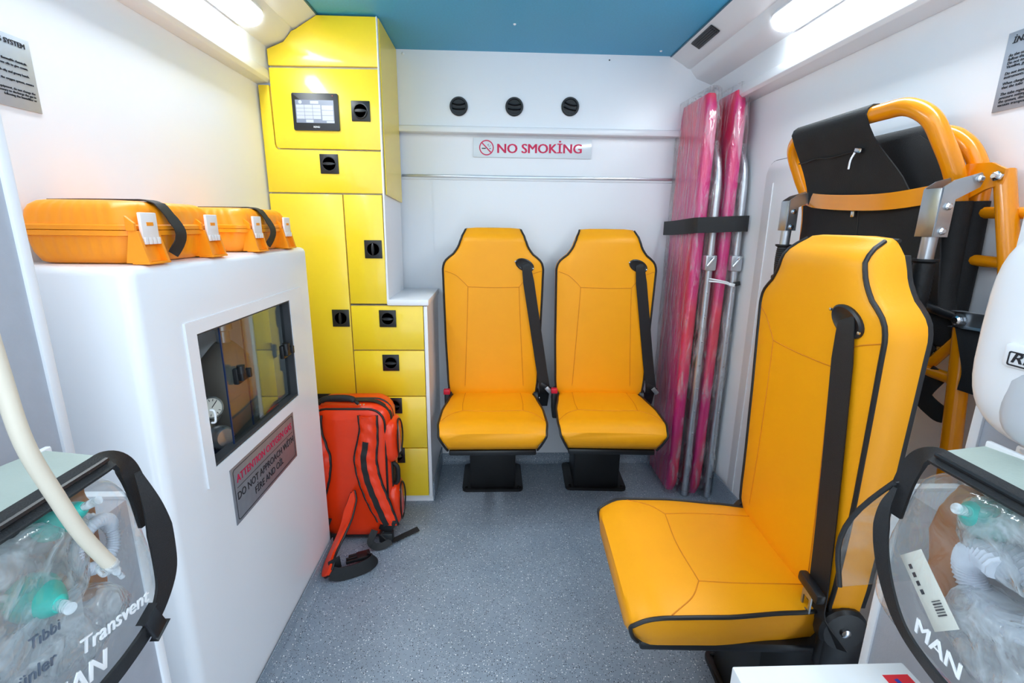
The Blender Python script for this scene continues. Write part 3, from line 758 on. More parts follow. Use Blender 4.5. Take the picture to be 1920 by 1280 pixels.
def make_seat(label, loc, rz, kind):
    t = thing('attendant_seat', label, 'seat', loc, rz, 'amber attendant seats')
    # backrest
    zs = [.405 + (1.130 - .405) * k / 60 for k in range(61)]
    rings = []
    for z in zs:
        hw, yb = interp(HW, z), back_yb(z)
        fr = [front_pt(-1 + 2 * k / 20, z) for k in range(21)]
        ye = fr[-1].y
        sd = [Vector((hw + .003, ye + (yb - ye) * q, z)) for q in (.25, .6)] + [Vector((hw - .002, yb, z))]
        rings.append(fr + sd + [Vector((-v.x, v.y, v.z)) for v in reversed(sd)])
    last = rings[-1]; c = Vector((0, -.005, 1.130))
    rings.append([c + (p - c) * .9 + Vector((0, 0, .005)) for p in last]); rings.append([c + (p - c) * .6 + Vector((0, 0, .008)) for p in last])
    bk = G().poly_loft(rings).done('backrest', UPH, t, local=True, ang=60)
    for sgn in (-1, 1):
        G().tube([front_pt(sgn * 1.0, z, .001) + Vector((sgn * .001, 0, 0)) for z in zs], .0042, 8).done('piping', PIPE, bk, local=True)
    G().tube([Vector((interp(HW, 1.128) * u, back_yb(1.128) + .001, 1.131 + .004 * (1 - u * u))) for u in [-1 + k / 6 for k in range(13)]], .0035, 6).done('piping', PIPE, bk, local=True)
    def seam(pts, nm='seam'):
        P = smooth_path([(a, 0, b) for a, b in pts], 6); out = []
        for q in P:
            hw = interp(HW, q.z); out.append(front_pt(max(-1, min(1, q.x / hw)), q.z, .0002))
        G().tube(out, .0012, 6).done(nm, SEAM, bk, local=True)
    seam([(-.196, .965), (-.155, .950), (-.125, .925), (-.103, .902)])
    seam([(.106, .902), (.128, .930), (.155, .953), (.198, .968)])
    seam([(-.103, .902), (0, .900), (.106, .902)])
    seam([(-.103, .902), (-.108, .75), (-.122, .43)]); seam([(.106, .902), (.114, .75), (.134, .43)])
    # black rear shell
    rings = []
    for z in [q for q in zs if .43 <= q <= 1.115]:
        hw = interp(HW, z) - .006
        rings.append([(-hw, .018, z), (-hw, .034, z), (-hw + .02, .050, z), (hw - .02, .050, z), (hw, .034, z), (hw, .018, z)])
    G().poly_loft(rings).done('back_shell', BLK, t, local=True)
    # cushion
    ys = [-.03 - .38 * k / 26 for k in range(27)]
    rings = []
    for y in ys:
        hw = cush_hw(y); f_ = max(0, (-.36 - y) / .05)
        zb = .332 + .028 * f_ ** 2
        tp = [cush_pt(-1 + 2 * k / 18, y) for k in range(19)]
        ze = tp[-1].z
        bw = hw - .034
        sd = [Vector((hw - .006, y, ze - (ze - zb) * .35)), Vector((hw - .02, y, ze - (ze - zb) * .7)), Vector((bw, y, zb))]
        rings.append(tp + sd + [Vector((-v.x, v.y, v.z)) for v in reversed(sd)])
    lr = rings[-1]; cc = Vector((0, -.41, .385))
    rings.append([cc + (p - cc) * .92 + Vector((0, -.006, 0)) for p in lr])
    cu = G().poly_loft(rings).done('cushion', UPH, t, local=True, ang=60)
    for sgn in (-1, 1):
        p_ = [cush_pt(sgn, y, .001) + Vector((sgn * .001, 0, 0)) for y in ys]
        lst = p_[-1]; p_ += [lst + Vector((-sgn * .004, -.006, -.01)), lst + Vector((-sgn * .02, .004, -.045)), Vector((sgn * .166, -.392, .338))]
        G().tube(smooth_path(p_, 2), .0042, 8).done('piping', PIPE, cu, local=True)
    def cseam(pts):
        G().tube([cush_pt(q.x / cush_hw(q.y), q.y, .0002) for q in smooth_path([(a, b, 0) for a, b in pts], 6)], .0012, 6).done('seam', SEAM, cu, local=True)
    cseam([(-.118, -.04), (-.122, -.18), (-.118, -.262)]); cseam([(.118, -.04), (.122, -.18), (.118, -.262)])
    cseam([(-.118, -.262), (0, -.27), (.118, -.262)]); cseam([(.118, -.262), (.16, -.29), (.197, -.34)]); cseam([(-.118, -.262), (-.16, -.29), (-.197, -.34)])
    G().box(-.163, .163, -.385, .0, .312, .334, .006).done('seat_pan', BLK, t, local=True)
    # pedestal
    G().box(-.100, .100, -.10, .10, .012, .315, .004).done('pedestal', BLKM, t, local=True)
    G().prism(rrect(-.135, .135, -.115, .125, .02), 'z', 0, .012, bev=.002).done('base_plate', BLKM, t, local=True)
    for sx in (-.118, .118):
        G().lathe((sx, -.095, .012), (0, 0, 1), [(.008, 0), (.008, .005), (.005, .007)], 6).done('bolt', BLKM, t, local=True)
    for sgn in (-1, 1):
        G().lathe((sgn * .178, -.012, .405), (sgn, 0, 0), [(.046, 0), (.046, .018), (.040, .024), (.012, .025)], 20).box(sgn * .19 - .012, sgn * .19 + .012, -.05, .03, .315, .42, .006).done('hinge_cover', BLK, t, local=True)
        G().lathe((sgn * .203, -.012, .405), (sgn, 0, 0), [(.009, 0), (.009, .004), (.005, .006)], 12).done('hinge_bolt', CHROME, t, local=True)
    # belt
    gx, gz = .128, .992
    c = front_pt(gx / interp(HW, gz), gz); g = G(); n = 28
    def oval(a, b, o): 
        out = []
        for k in range(n):
            th = 2 * PI * k / n; u, v = a * math.cos(th), b * math.sin(th); rt = -.42
            X, Z = u * math.cos(rt) - v * math.sin(rt), u * math.sin(rt) + v * math.cos(rt)
            q = front_pt(min(.99, (gx + X) / interp(HW, gz + Z)), gz + Z, o); out.append(q)
        return out
    G().poly_loft([oval(.041, .025, -.003), oval(.040, .024, .004), oval(.036, .020, .006), oval(.028, .014, .003)]).done('belt_guide', BLK, t, local=True)
    for dx, dz in ((-.034, .015), (.034, -.014)):
        q = front_pt((gx + dx) / .203, gz + dz, .004); G().lathe(q, (0, -1, 0), [(.003, 0), (.003, .003), (.001, .004)], 8).done('guide_screw', CHROME, t, local=True)
    xb = .224 if kind == 'wall' else .168
    top_ = Vector((gx + .006, c.y - .006, gz - .005)); pth = [top_ + Vector((-.004, .004, .012)), top_]
    if kind == 'wall':
        for k in range(1, 9):
            q = k / 8; x = gx + .006 + (xb - gx - .006) * q; z = gz - .005 + (.47 - gz) * q
            hw = interp(HW, z); pth.append(Vector((x, front_pt(min(1, x / hw), z).y - .006, z)))
        pth += [Vector((.226, -.02, .42)), Vector((.222, .0, .36))]
    else:
        for k in range(1, 9):
            q = k / 8; x = gx + .006 + (xb - gx - .006) * q; z = gz - .005 + (.475 - gz) * q
            hw = interp(HW, z); pth.append(Vector((x, front_pt(min(1, x / hw), z).y - .007, z)))
        pth += [Vector((.18, -.055, .42)), Vector((.205, -.02, .37))]
    pth = smooth_path(pth, 3)
    g = G(); w = .023
    nrm = [Vector((.15, -1, .0))] * len(pth)
    g.sweep(pth, [(-w, -.0012), (w, -.0012), (w, .0012), (-w, .0012)], up=nrm, scale=[.55 + .45 * min(1, i / 6) for i in range(len(pth))])
    g.done('belt_webbing', WEB, t, local=True)
    if kind == 'wall':
        b = G().obox((.228, -.045, .468), (1, 0, -.6), (0, 1, 0), (.6, 0, 1), .050, .012, .018, .003).done('belt_tongue', BLK, t, local=True)
        G().obox((.243, -.05, .452), (1, 0, -1.1), (0, 1, 0), (1.1, 0, 1), .034, .003, .018, .001).done('tongue_plate', STEEL, b, local=True)
        b = G().box(-.208, -.186, -.07, -.03, .36, .452, .004).done('buckle', BLK, t, local=True)
        G().box(-.211, -.184, -.074, -.05, .440, .462, .003).done('release_button', REDP, b, local=True)
    else:
        b = G().obox((.170, -.068, .478), (1, 0, -.12), (0, 1, 0), (.12, 0, 1), .066, .018, .022, .005).done('belt_tongue', BLK, t, local=True)
        g = G(); O = rrect(-.014, .014, -.025, .018, .004, 3); I = rrect(-.009, .009, -.019, .006, .003, 3); P0 = Vector((.172, -.076, .452))
        rg = lambda L, y: [P0 + Vector((a, y, b_)) for a, b_ in L]
        g._closed([rg(O, 0), rg(O, .003), rg(I, .003), rg(I, 0), None]); g.done('tongue_plate', STEEL, b, local=True)
    return t
make_seat('amber seat against the bulkhead beside the yellow drawers', (0, 2.025, 0), 0, 'wall')
make_seat('amber seat against the bulkhead beside the pink boards', (.468, 2.025, 0), math.radians(-3.2), 'wall')
make_seat('large amber seat facing left in the right foreground', (.692, .932, 0), math.radians(-93), 'side')

# ================================================================== SPINE BOARDS AND SCOOP STRETCHER
def lean_thing(name, label, cat, group, base):
    return thing(name, label, cat, base, 0, group)
def spine_board(label, x0, th, yn, yfar, z1, tilt):
    """board standing in the YZ plane, thickness th in x; tilt = x shift at the top"""
    t = thing('spine_board', label, 'spine board', (x0 + th / 2, (yn + yfar) / 2, 0), 0, 'pink spine boards in plastic wrap')
    def outline(d):
        w = yfar - yn; pts = []
        N_ = 30
        L = [(0, .03), (.02, .012), (.08, 0), (.6, 0.0), (1.1, .0), (1.4, .002), (1.54, .006), (z1 - .04, .014), (z1, .034)]
        near = [(yn + interp([(a, b) for a, b in L], z) + d, z) for z in [z1 * k / N_ for k in range(N_ + 1)]]
        far = [(yfar - .6 * interp([(a, b) for a, b in L], z) - d, z) for z in [z1 * k / N_ for k in range(N_ + 1)]]
        near[0] = (near[0][0], d); far[0] = (far[0][0], d); near[-1] = (near[-1][0], z1 - d); far[-1] = (far[-1][0], z1 - d)
        return near + list(reversed(far))
    X = lambda x, z: x + tilt * z / z1
    ringf = lambda x, d: [Vector((X(x, b), a, b)) for a, b in outline(d)]
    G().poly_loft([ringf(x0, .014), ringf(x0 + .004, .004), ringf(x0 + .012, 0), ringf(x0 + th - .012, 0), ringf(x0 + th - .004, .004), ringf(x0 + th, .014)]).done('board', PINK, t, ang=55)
    # loose plastic wrap
    def wob(p, s):
        n = noise.noise_vector(p * 9 + Vector((s, 0, 0))) * .006 + noise.noise_vector(Vector((p.x * 30, p.y * 30, p.z * 6)) + Vector((s, 3, 0))) * .004
        return p + Vector((n.x, n.y, n.z * .5))
    def wring(x, d): return [wob(p, x0 * 50) for p in ringf(x, d)]
    G().poly_loft([wring(x0 - .008, .004), wring(x0 - .007, -.012), wring(x0 + .010, -.020), wring(x0 + th - .01, -.020), wring(x0 + th + .007, -.012), wring(x0 + th + .008, .004)]).done('plastic_wrap', WRAP, t, ang=80)
    return t
spine_board('pink spine board in clear wrap nearest the bulkhead seats', .775, .045, 1.885, 2.165, 1.635, .012)
spine_board('pink spine board in clear wrap nearest the right wall', .868, .042, 1.855, 2.135, 1.640, .014)

def scoop_half(label, x, yn, z1, sgn):
    t = thing('scoop_stretcher', label, 'stretcher', (x, yn + .1, 0), 0, 'aluminium scoop stretcher halves in plastic wrap')
    r = .0135
    lo = [(x, yn, .004), (x, yn, .5), (x + .002, yn, 1.00)]
    G().tube(lo, r, 14).done('lower_tube', ALU, t)
    up = smooth_path([(x + .002, yn, .98), (x + .004, yn + .004, 1.15), (x + .006, yn + .012, 1.32), (x + .004, yn + .04, z1 - .045), (x + .002, yn + .085, z1 - .006), (x, yn + .14, z1), (x, yn + .20, z1 - .02)], 6)
    G().tube(up, r * .92, 14).done('upper_tube', ALU, t)
    G().box(x - .022, x + .022, yn - .02, yn + .02, .985, 1.045, .006).done('clamp_block', ALU, t)
    G().tube(smooth_path([(x - .016, yn - .022, 1.005), (x, yn - .028, 1.03), (x + .014, yn - .022, 1.04)], 4), .005, 8).done('clamp_lever', CHROME, t)
    for z0 in (.12, .42, .72):
        G().prism([(yn + .01, z0), (yn + .16, z0 + .03), (yn + .16, z0 + .20), (yn + .01, z0 + .23)], 'x', x - .003, x + .003, bev=.001).done('lift_blade', ALU, t)
    for k in range(9):
        G().lathe((x, yn - r, .1 + k * .1), (0, -1, 0), [(.004, -.001), (.004, .001), (.002, .002)], 8).done('rivet', CHROME, t)
    # sleeve of clear film
    pts = [(x, yn + .004, .03), (x, yn + .004, .3), (x, yn + .004, .6), (x, yn + .004, .9), (x, yn + .006, 1.1), (x + .004, yn + .02, 1.3), (x + .002, yn + .06, z1 - .02), (x, yn + .13, z1 + .012), (x, yn + .19, z1)]
    P_ = smooth_path(pts, 5); g = G(); rings = []
    for i, p in enumerate(P_):
        tt = (P_[min(i + 1, len(P_) - 1)] - P_[max(i - 1, 0)]).normalized(); sd = Vector((1, 0, 0)); bd = tt.cross(sd).normalized()
        rg = []
        for k in range(14):
            a = 2 * PI * k / 14; rad = .021 + .006 * noise.noise(Vector((a * 1.2, p.z * 14, x * 30)))
            rg.append(p + sd * rad * math.cos(a) * .95 + bd * rad * math.sin(a) * 1.25)
        rings.append(rg)
    g.poly_loft(rings).done('plastic_wrap', WRAP, t, ang=80)
scoop_half('silver scoop stretcher half standing between the two pink boards', .8445, 1.868, 1.455, -1)
scoop_half('silver scoop stretcher half against the right wall behind the boards', .9375, 1.852, 1.450, 1)
# strap round the bundle, cable tie
t = thing('retaining_strap', 'black hook and loop strap holding the pink boards to the wall', 'strap', (.86, 1.85, 1.13))
zz = 1.155
pth = [(.756, 2.160, zz - .012), (.754, 2.05, zz - .010), (.756, 1.93, zz - .004), (.762, 1.868, zz), (.775, 1.846, zz + .002), (.83, 1.842, zz + .004), (.90, 1.822, zz + .008), (.944, 1.818, zz + .010), (.960, 1.828, zz + .010)]
G().band(pth, .058, .003, [(-1, 0, 0)] * 3 + [(-1, -.6, 0), (-.5, -1, 0), (0, -1, 0), (0, -1, 0), (.1, -1, 0), (.5, -1, 0)]).done('webbing_band', WEB, t)
t = thing('cable_tie', 'white cable tie looped round the scoop stretcher tubes', 'cable tie', (.90, 1.83, .94))
G().tube(smooth_path([(.842, 1.848, .945), (.87, 1.835, .944), (.905, 1.830, .938), (.922, 1.832, .930)], 5), .0032, 8).done('tie_strand', WINK, t)
G().tube(smooth_path([(.842, 1.848, .955), (.87, 1.834, .951), (.905, 1.829, .944), (.922, 1.832, .936)], 5), .0028, 8).done('tie_strand', WINK, t)
G().obox((.926, 1.83, .934), (1, 0, -.2), (0, 1, 0), (.2, 0, 1), .022, .010, .012, .002).done('tie_head', WINK, t)
G().obox((.946, 1.832, .938), (1, 0, .2), (0, 1, 0), (-.2, 0, 1), .026, .008, .016, .002).done('tie_tail', WEB, t)

# ================================================================== STAIR CHAIR
t = thing('stair_chair', 'folded orange stair chair with black fabric behind the foreground seat', 'stair chair', (.90, 1.15, 0))
R_ = .0175
far_y, near_y = 1.405, .945
head = smooth_path([(.912, far_y - .01, .93), (.914, far_y - .005, 1.10), (.908, far_y, 1.215), (.878, far_y + .012, 1.295), (.850, far_y + .010, 1.355), (.838, far_y - .022, 1.386), (.834, far_y - .08, 1.394),
                    (.832, 1.20, 1.394), (.832, 1.08, 1.394), (.834, 1.02, 1.390), (.842, .972, 1.362), (.860, .952, 1.315), (.890, .944, 1.255), (.908, near_y, 1.20), (.914, near_y, 1.08), (.912, near_y - .01, .93)], 8)
G().tube(head, R_, 16).done('back_frame', ORF, t)
loop2 = smooth_path([(.945, far_y - .05, .95), (.945, far_y - .05, 1.20), (.935, far_y - .06, 1.30), (.925, far_y - .12, 1.345), (.923, 1.15, 1.35), (.923, 1.03, 1.345), (.928, .972, 1.315), (.938, .942, 1.26), (.944, .938, 1.20), (.945, .935, .95)], 8)
G().tube(loop2, .0160, 14).done('seat_frame', ORF, t)
cb = smooth_path([(.890, far_y - .010, 1.236), (.868, 1.31, 1.222), (.862, 1.18, 1.212), (.866, 1.06, 1.210), (.886, near_y + .006, 1.222)], 6)
g = G(); g.sweep(cb, [(-.003, -.018), (.003, -.018), (.003, .018), (-.003, .018)], up=(0, 0, 1)); g.done('cross_brace', ORF, t)
# bracket to the rear leg
G().poly_loft([[(.916, .952, 1.20), (.916, .952, 1.275), (.922, .952, 1.275), (.922, .952, 1.20)], [(.914, .90, 1.225), (.914, .90, 1.272), (.920, .90, 1.272), (.920, .90, 1.225)], [(.914, .872, 1.232), (.914, .872, 1.258), (.920, .872, 1.258), (.920, .872, 1.232)]]).done('hinge_bracket', ORF, t)
G().lathe((.912, .880, 1.246), (-1, -.2, 0), [(.009, 0), (.009, .006), (.006, .008), (.004, .014)], 6).done('hinge_bolt', CHROME, t)
G().tube([(.930, .888, 1.255), (.926, .835, 1.09), (.922, .80, .95), (.92, .78, .80)], .016, 14).done('rear_leg', ORF, t)
for z in (1.180, 1.090):
    G().tube([(.944, .70, z - .004), (.944, .93, z + .004)], .011, 10).done('wall_rail', ORF, t)
# lower frame
G().tube([(.880, .846, .975), (.882, .838, .90), (.884, .815, .70), (.890, .80, .45), (.892, .79, .05)], .0165, 14).done('front_leg', ORF, t)
G().tube([(.892, 1.42, .93), (.892, 1.42, .60), (.894, 1.42, .05)], .0165, 14).done('front_leg', ORF, t)
G().tube([(.882, .838, .872), (.882, .93, .872), (.884, 1.20, .872), (.892, 1.42, .872)], .011, 12).done('cross_bar', ORF, t)
G().tube([(.886, .845, .965), (.886, .90, .89), (.886, .94, .862)], .010, 10).done('brace', ORF, t)
for y in (.80, 1.42):
    G().lathe((.893, y, .004), (0, 0, 1), [(.020, 0), (.022, .006), (.020, .03), (.018, .05)], 14).done('rubber_foot', RUB, t)
G().tube([(.880, .95, 1.000), (.874, .90, .996), (.872, .845, .988)], .009, 10).done('footrest_bar', BLK, t)
G().obox((.872, .825, .990), (0, 1, -.05), (1, 0, 0), (0, .05, 1), .062, .012, .030, .005).lathe((.866, .842, .988), (-1, -.1, 0), [(.013, 0), (.013, .004)], 18).done('clamp_plate', STEEL, t)
G().lathe((.861, .842, .988), (-1, -.1, 0), [(.009, 0), (.009, .005), (.006, .008)], 8).done('clamp_bolt', CHROME, t)
# fabric: hood round the top bar and main back panel
def cloth(name, rows, m=FAB, th=.003, part=None):
    """rows of world points -> solid sheet"""
    g = G(); bm = g.bm
    V0 = [[bm.verts.new(p) for p in r] for r in rows]
    for a, b in zip(V0[:-1], V0[1:]):
        for i in range(len(a) - 1): bm.faces.new((a[i], a[i + 1], b[i + 1], b[i]))
    bmesh.ops.recalc_face_normals(bm, faces=bm.faces)
    bmesh.ops.solidify(bm, geom=bm.faces[:], thickness=th)
    return g.done(name, m, part or t, ang=70)
rows = []
nU = 24
for k in range(15):                      # hood: wraps the bar then hangs to the brace
    row = []
    for i in range(nU + 1):
        u = i / nU; y = 1.372 - u * (1.372 - 1.105)
        cx, cz, rr2 = .833, 1.394, .0225
        if k <= 6:
            a = math.radians(-30 + k * 35); p = Vector((cx + rr2 * math.cos(a), y, cz + rr2 * math.sin(a)))
        else:
            q = (k - 6) / 8
            yn_ = y - (.10 * q ** 1.6) * u + .012 * q * (1 - u) - .03 * q * (1 - u)
            p = Vector((cx - .022 + .064 * q + .008 * math.sin(q * PI), yn_, cz - .005 - .175 * q))
            p += noise.noise_vector(p * 16) * .004
        row.append(p)
    rows.append(row)
hood = cloth('headrest_hood', rows)
zr = [rows[9][i] + Vector((-.004, 0, 0)) for i in range(0, 20)]
G().tube(zr, .0016, 6).done('zip_seam', PIPE, hood)
zp = rows[9][19] + Vector((-.006, 0, 0))
g = G(); g.obox(zp, (0, 1, .2), (1, 0, 0), (0, -.2, 1), .022, .006, .010, .002); g.tube(smooth_path([zp + Vector((-.003, .006, -.004)), zp + Vector((-.006, .012, -.020)), zp + Vector((-.006, .014, -.040))], 4), .0028, 8); g.done('zip_puller', CHROME, hood)
# dark rear wing beside the near tube
rows = []
for k in range(9):
    q = k / 8; row = []
    for i in range(7):
        u = i / 6; y = 1.13 - u * (.15 + .02 * q) ; z = 1.345 - q * .145
        yy = 1.16 - (1.16 - .955) * u if q > .45 else 1.16 - (1.16 - (1.06 - .105 * q / .45)) * u
        row.append(Vector((.905 - .006 * math.sin(PI * u) + .006 * q, yy, z)))
    rows.append(row)
cloth('side_wing', rows)
rows = []
for k in range(15):
    q = k / 14; row = []
    for i in range(21):
        u = i / 20; y = far_y - .008 - u * (far_y - near_y - .006 + .045 * q); z = 1.212 - q * .30
        x = .893 - .012 * math.sin(PI * u) + .012 * q
        if u > .93: x -= .016 * math.sin((u - .93) / .07 * PI / 2)
        p = Vector((x, y, z)); p += noise.noise_vector(Vector((y * 9, z * 14, 3))) * .006
        row.append(p)
    rows.append(row)
bp_ = cloth('back_panel', rows)
G().tube([rows[k][10] + Vector((-.003, 0, 0)) for k in range(15)], .0018, 6).done('zip_seam', PIPE, bp_)
G().box(.873, .880, 1.172, 1.184, 1.178, 1.196, .002).done('zip_puller', CHROME, bp_)
# sleeve round the near tube
rows = []
for k in range(13):
    row = []
    for i in range(9):
        y = 1.30 - .26 * i / 8
        a = math.radians(-30 + min(k, 6) * 35); q = max(0, k - 6) / 6
        row.append(Vector((.923 + .0185 * math.cos(a) + .004 * q, y - .03 * q * i / 8, 1.350 + .0185 * math.sin(a) - .12 * q)))
    rows.append(row)
cloth('rear_hood', rows)
G().tube([(.943, .938, 1.205), (.945, .936, 1.10), (.945, .935, .94)], [.0195, .0205, .021], 14).done('tube_sleeve', FAB, t)
G().tube([(.911, near_y, 1.205), (.914, near_y, 1.12), (.914, near_y - .005, 1.02), (.905, near_y - .02, .97)], [.0225, .0235, .0235, .03], 14).done('tube_sleeve', FAB, t)
# fabric bundle and dangling straps low down
G().sphere((.900, .905, .955), .028, .065, .035, .8, .9, 20, 10, lambda p, c: p + noise.noise_vector(p * 22) * .008).done('fabric_bundle', FAB, t)
for pts in ([(.875, .905, .93), (.872, .935, .86), (.874, .955, .80), (.872, .965, .745)], [(.880, .87, .88), (.876, .895, .825), (.880, .860, .80), (.884, .845, .80)], [(.870, .835, .985), (.866, .815, .95), (.870, .800, .90), (.872, .802, .86)]):
    P_ = smooth_path(pts, 6); G().band(P_, .034, .003, [(-1, -.3, .1)] * len(P_)).done('strap', WEB, t)
G().tube(smooth_path([(.872, .95, .80), (.868, .985, .79), (.868, .99, .77), (.872, .965, .765)], 4, True), .003, 6, True).done('strap_ring', CHROME, t)
# folding grips
def grip(yc, x0, ztop, length, k):
    # flat steel bracket: arm to the tube and down plate on either side
    g = G()
    for dy in (-.020 * k, .020 * k):
        yy = yc + dy
        pl = [(x0 - .018, ztop - .105 * k), (x0 + .010, ztop - .105 * k), (x0 + .010, ztop - .035 * k), (x0 + .052, ztop - .012 * k), (x0 + .058, ztop + .004), (x0 + .050, ztop + .014), (x0 + .002, ztop), (x0 - .016, ztop - .012)]
        g.prism(pl, 'y', yy - .0015, yy + .0015)
    g.box(x0 - .0195, x0 - .0165, yc - .020 * k, yc + .020 * k, ztop - .105 * k, ztop - .014, .001)
    b = g.done('grip_bracket', STEEL, t)
    for px, pz in ((-.002, -.048), (-.004, -.094), (.048, .003)):
        G().lathe((x0 + px, yc - .0215 * k, ztop + pz * k), (0, -1, 0), [(.007, 0), (.007, .003), (.004, .006)], 10).done('bracket_screw', CHROME, b)
    G().cyl((x0 - .003, yc, ztop - .02), (x0 - .005, yc, ztop - .15 * k), .013, 16).done('grip_rod', ALU, t)
    z1 = ztop - .148 * k; L = length; pr = [(.013, 0), (.0225, .0), (.0225, -.004), (.0165, -.008)]
    nn_ = 26
    for i in range(nn_ + 1):
        q = i / nn_; pr.append((.0165 + .0016 * math.sin(q * PI) + (.0011 if i % 2 else 0), -.010 - q * (L - .026)))
    pr += [(.0175, -L + .012), (.0225, -L + .008), (.0225, -L), (.014, -L - .002)]
    G().lathe((x0 - .005, yc, z1), (0, 0, 1), pr, 20).done('rubber_grip', RUB, t)
grip(1.372, .838, 1.238, .098, .90)
grip(.918, .848, 1.240, .125, .98)

# ================================================================== BACKPACK
t = thing('rescue_backpack', 'orange red rescue backpack leaning by the yellow drawers', 'backpack', (-.50, 1.66, 0))
bx0, bx1, by0, by1, bh = -.655, -.372, 1.585, 1.745, .525
def bring(d, y, top):
    pts = rrect(bx0 + d, bx1 - d, .006 + d, top - d, .06 - d * .3, 6); return [Vector((a, y + .018 * (b / .5), b)) + Vector((0, .0, 0)) for a, b in pts]
def bw(p): return p + noise.noise_vector(p * 11) * .005
rings = [[bw(p) for p in bring(d, y, bh)] for d, y in ((.05, by0 - .004), (.02, by0), (.006, by0 + .012), (.0, by0 + .03), (-.004, 1.66), (.0, by1 - .03), (.008, by1 - .01), (.03, by1), (.07, by1 + .004))]
bb = G().poly_loft(rings).done('bag_body', REDBAG, t, ang=70)
G().tube(bring(.012, by0 + .004, bh), .004, 8, True).done('edge_piping', PIPE, bb)
G().tube(bring(-.003, 1.655, bh), .004, 8, True).done('zip_line', PIPE, bb)
Yb = lambda z: by0 - .006 + .018 * z / .5
# top zip band and handle
P_ = smooth_path([(-.66, 1.652, .528), (-.50, 1.650, .531), (-.42, 1.648, .527), (-.375, 1.648, .49), (-.366, 1.648, .44)], 6)
G().band(P_, .022, .003, [(0, 0, 1)] * 13 + [(.5, 0, .7)] * 6 + [(1, 0, 0)] * (len(P_) - 19)).done('zip_band', WEB, t)
h = G().tube(smooth_path([(-.615, 1.62, .527), (-.595, 1.618, .545), (-.55, 1.616, .552), (-.50, 1.616, .548), (-.475, 1.618, .528)], 6), [.006] * 4 + [.011] * 17 + [.006] * 4, 12).done('carry_handle', WEB, t)
for x in (-.468, -.455): G().lathe((x, 1.612, .527), (0, 0, 1), [(.003, 0), (.003, .003)], 8).done('rivet', CHROME, t)
# shoulder straps: wavy padded bands with black edging
def shoulder(dx, kx):
    L = [Vector((dx + a * kx, 0, z)) for a, z in ((0, .495), (.002, .44), (-.012, .38), (-.022, .33), (-.012, .25), (.016, .16), (.05, .085))]
    Rr_ = [Vector((dx + a * kx, 0, z)) for a, z in ((.062, .495), (.062, .44), (.060, .39), (.054, .33), (.066, .25), (.098, .15), (.122, .07))]
    L, Rr_ = smooth_path(L, 6), smooth_path(Rr_, 6); rows = []
    for a, b in zip(L, Rr_):
        r = []
        for i in range(7):
            q = a.lerp(b, i / 6); r.append(Vector((q.x, Yb(q.z) - .004 - .014 * math.sin(PI * i / 6) ** .7 + .002 * math.sin(q.z * 130 + i), q.z)))
        rows.append(r)
    s_ = cloth('shoulder_strap', rows, REDBAG, .004)
    for e in (0, 6): G().tube([r[e] + Vector((0, -.002, 0)) for r in rows], .0052, 8).done('strap_edging', PIPE, s_)
    P_ = [r[3] + Vector((-.003 * kx, -.004, 0)) for r in rows[10:]]
    G().band(P_, .020, .003, [(0, -1, .1)] * len(P_)).done('strap_webbing', WEB, s_)
    return rows
r1 = shoulder(-.470, 1)
r0 = shoulder(-.600, -1)
# strap adjuster at the foot
g = G().obox((-.385, Yb(.08) - .012, .075), (1, 0, -.5), (0, 1, 0), (.5, 0, 1), .05, .012, .055, .004); g.box(-.415, -.365, 1.55, 1.585, .012, .05, .006); g.done('strap_adjuster', BLK, t)
P_ = smooth_path([(-.405, 1.555, .05), (-.37, 1.56, .018), (-.33, 1.60, .010), (-.285, 1.635, .012)], 6); G().band(P_, .020, .003, [(0, -.4, 1)] * len(P_)).done('loose_webbing', WEB, t)
P_ = smooth_path([(-.43, 1.56, .06), (-.44, 1.53, .03), (-.41, 1.53, .012), (-.37, 1.55, .02)], 6); G().band(P_, .024, .004, [(0, -1, .6)] * len(P_)).done('loose_webbing', WEB, t)
# side pockets with reflective flash
def pocket(z0, z1, ybias):
    c = Vector((bx1 - .006, 1.67 + ybias, (z0 + z1) / 2))
    pk = G().sphere(c, .034, .064, (z1 - z0) / 2, .55, .6, 24, 14, lambda p, c_: p + noise.noise_vector(p * 18) * .004).done('side_pocket', REDBAG, t, ang=70)
    e = [c + Vector((.033 + .002 * math.cos(2 * a), .046 * math.cos(a), (z1 - z0) * .44 * math.sin(a))) for a in [2 * PI * k / 30 for k in range(30)]]
    G().tube(e, .003, 8, True).done('pocket_zip', PIPE, pk)
    P_ = [c + Vector((.030, -.030 + .030 * q, (z1 - z0) * (.36 - .72 * q))) for q in [k / 6 for k in range(7)]]
    G().band(P_, .022, .002, [(1, -.35, 0)] * 7).done('reflective_flash', REFL, pk)
pocket(.295, .462, -.008); pocket(.035, .205, -.008)
G().tube(smooth_path([(bx1, 1.64, .29), (bx1 + .018, 1.636, .275), (bx1 + .021, 1.635, .25), (bx1 + .018, 1.636, .215), (bx1, 1.64, .20)], 5), .008, 10).box(bx1 - .004, bx1 + .004, 1.62, 1.66, .20, .30, .002).done('side_handle', WEB, t)
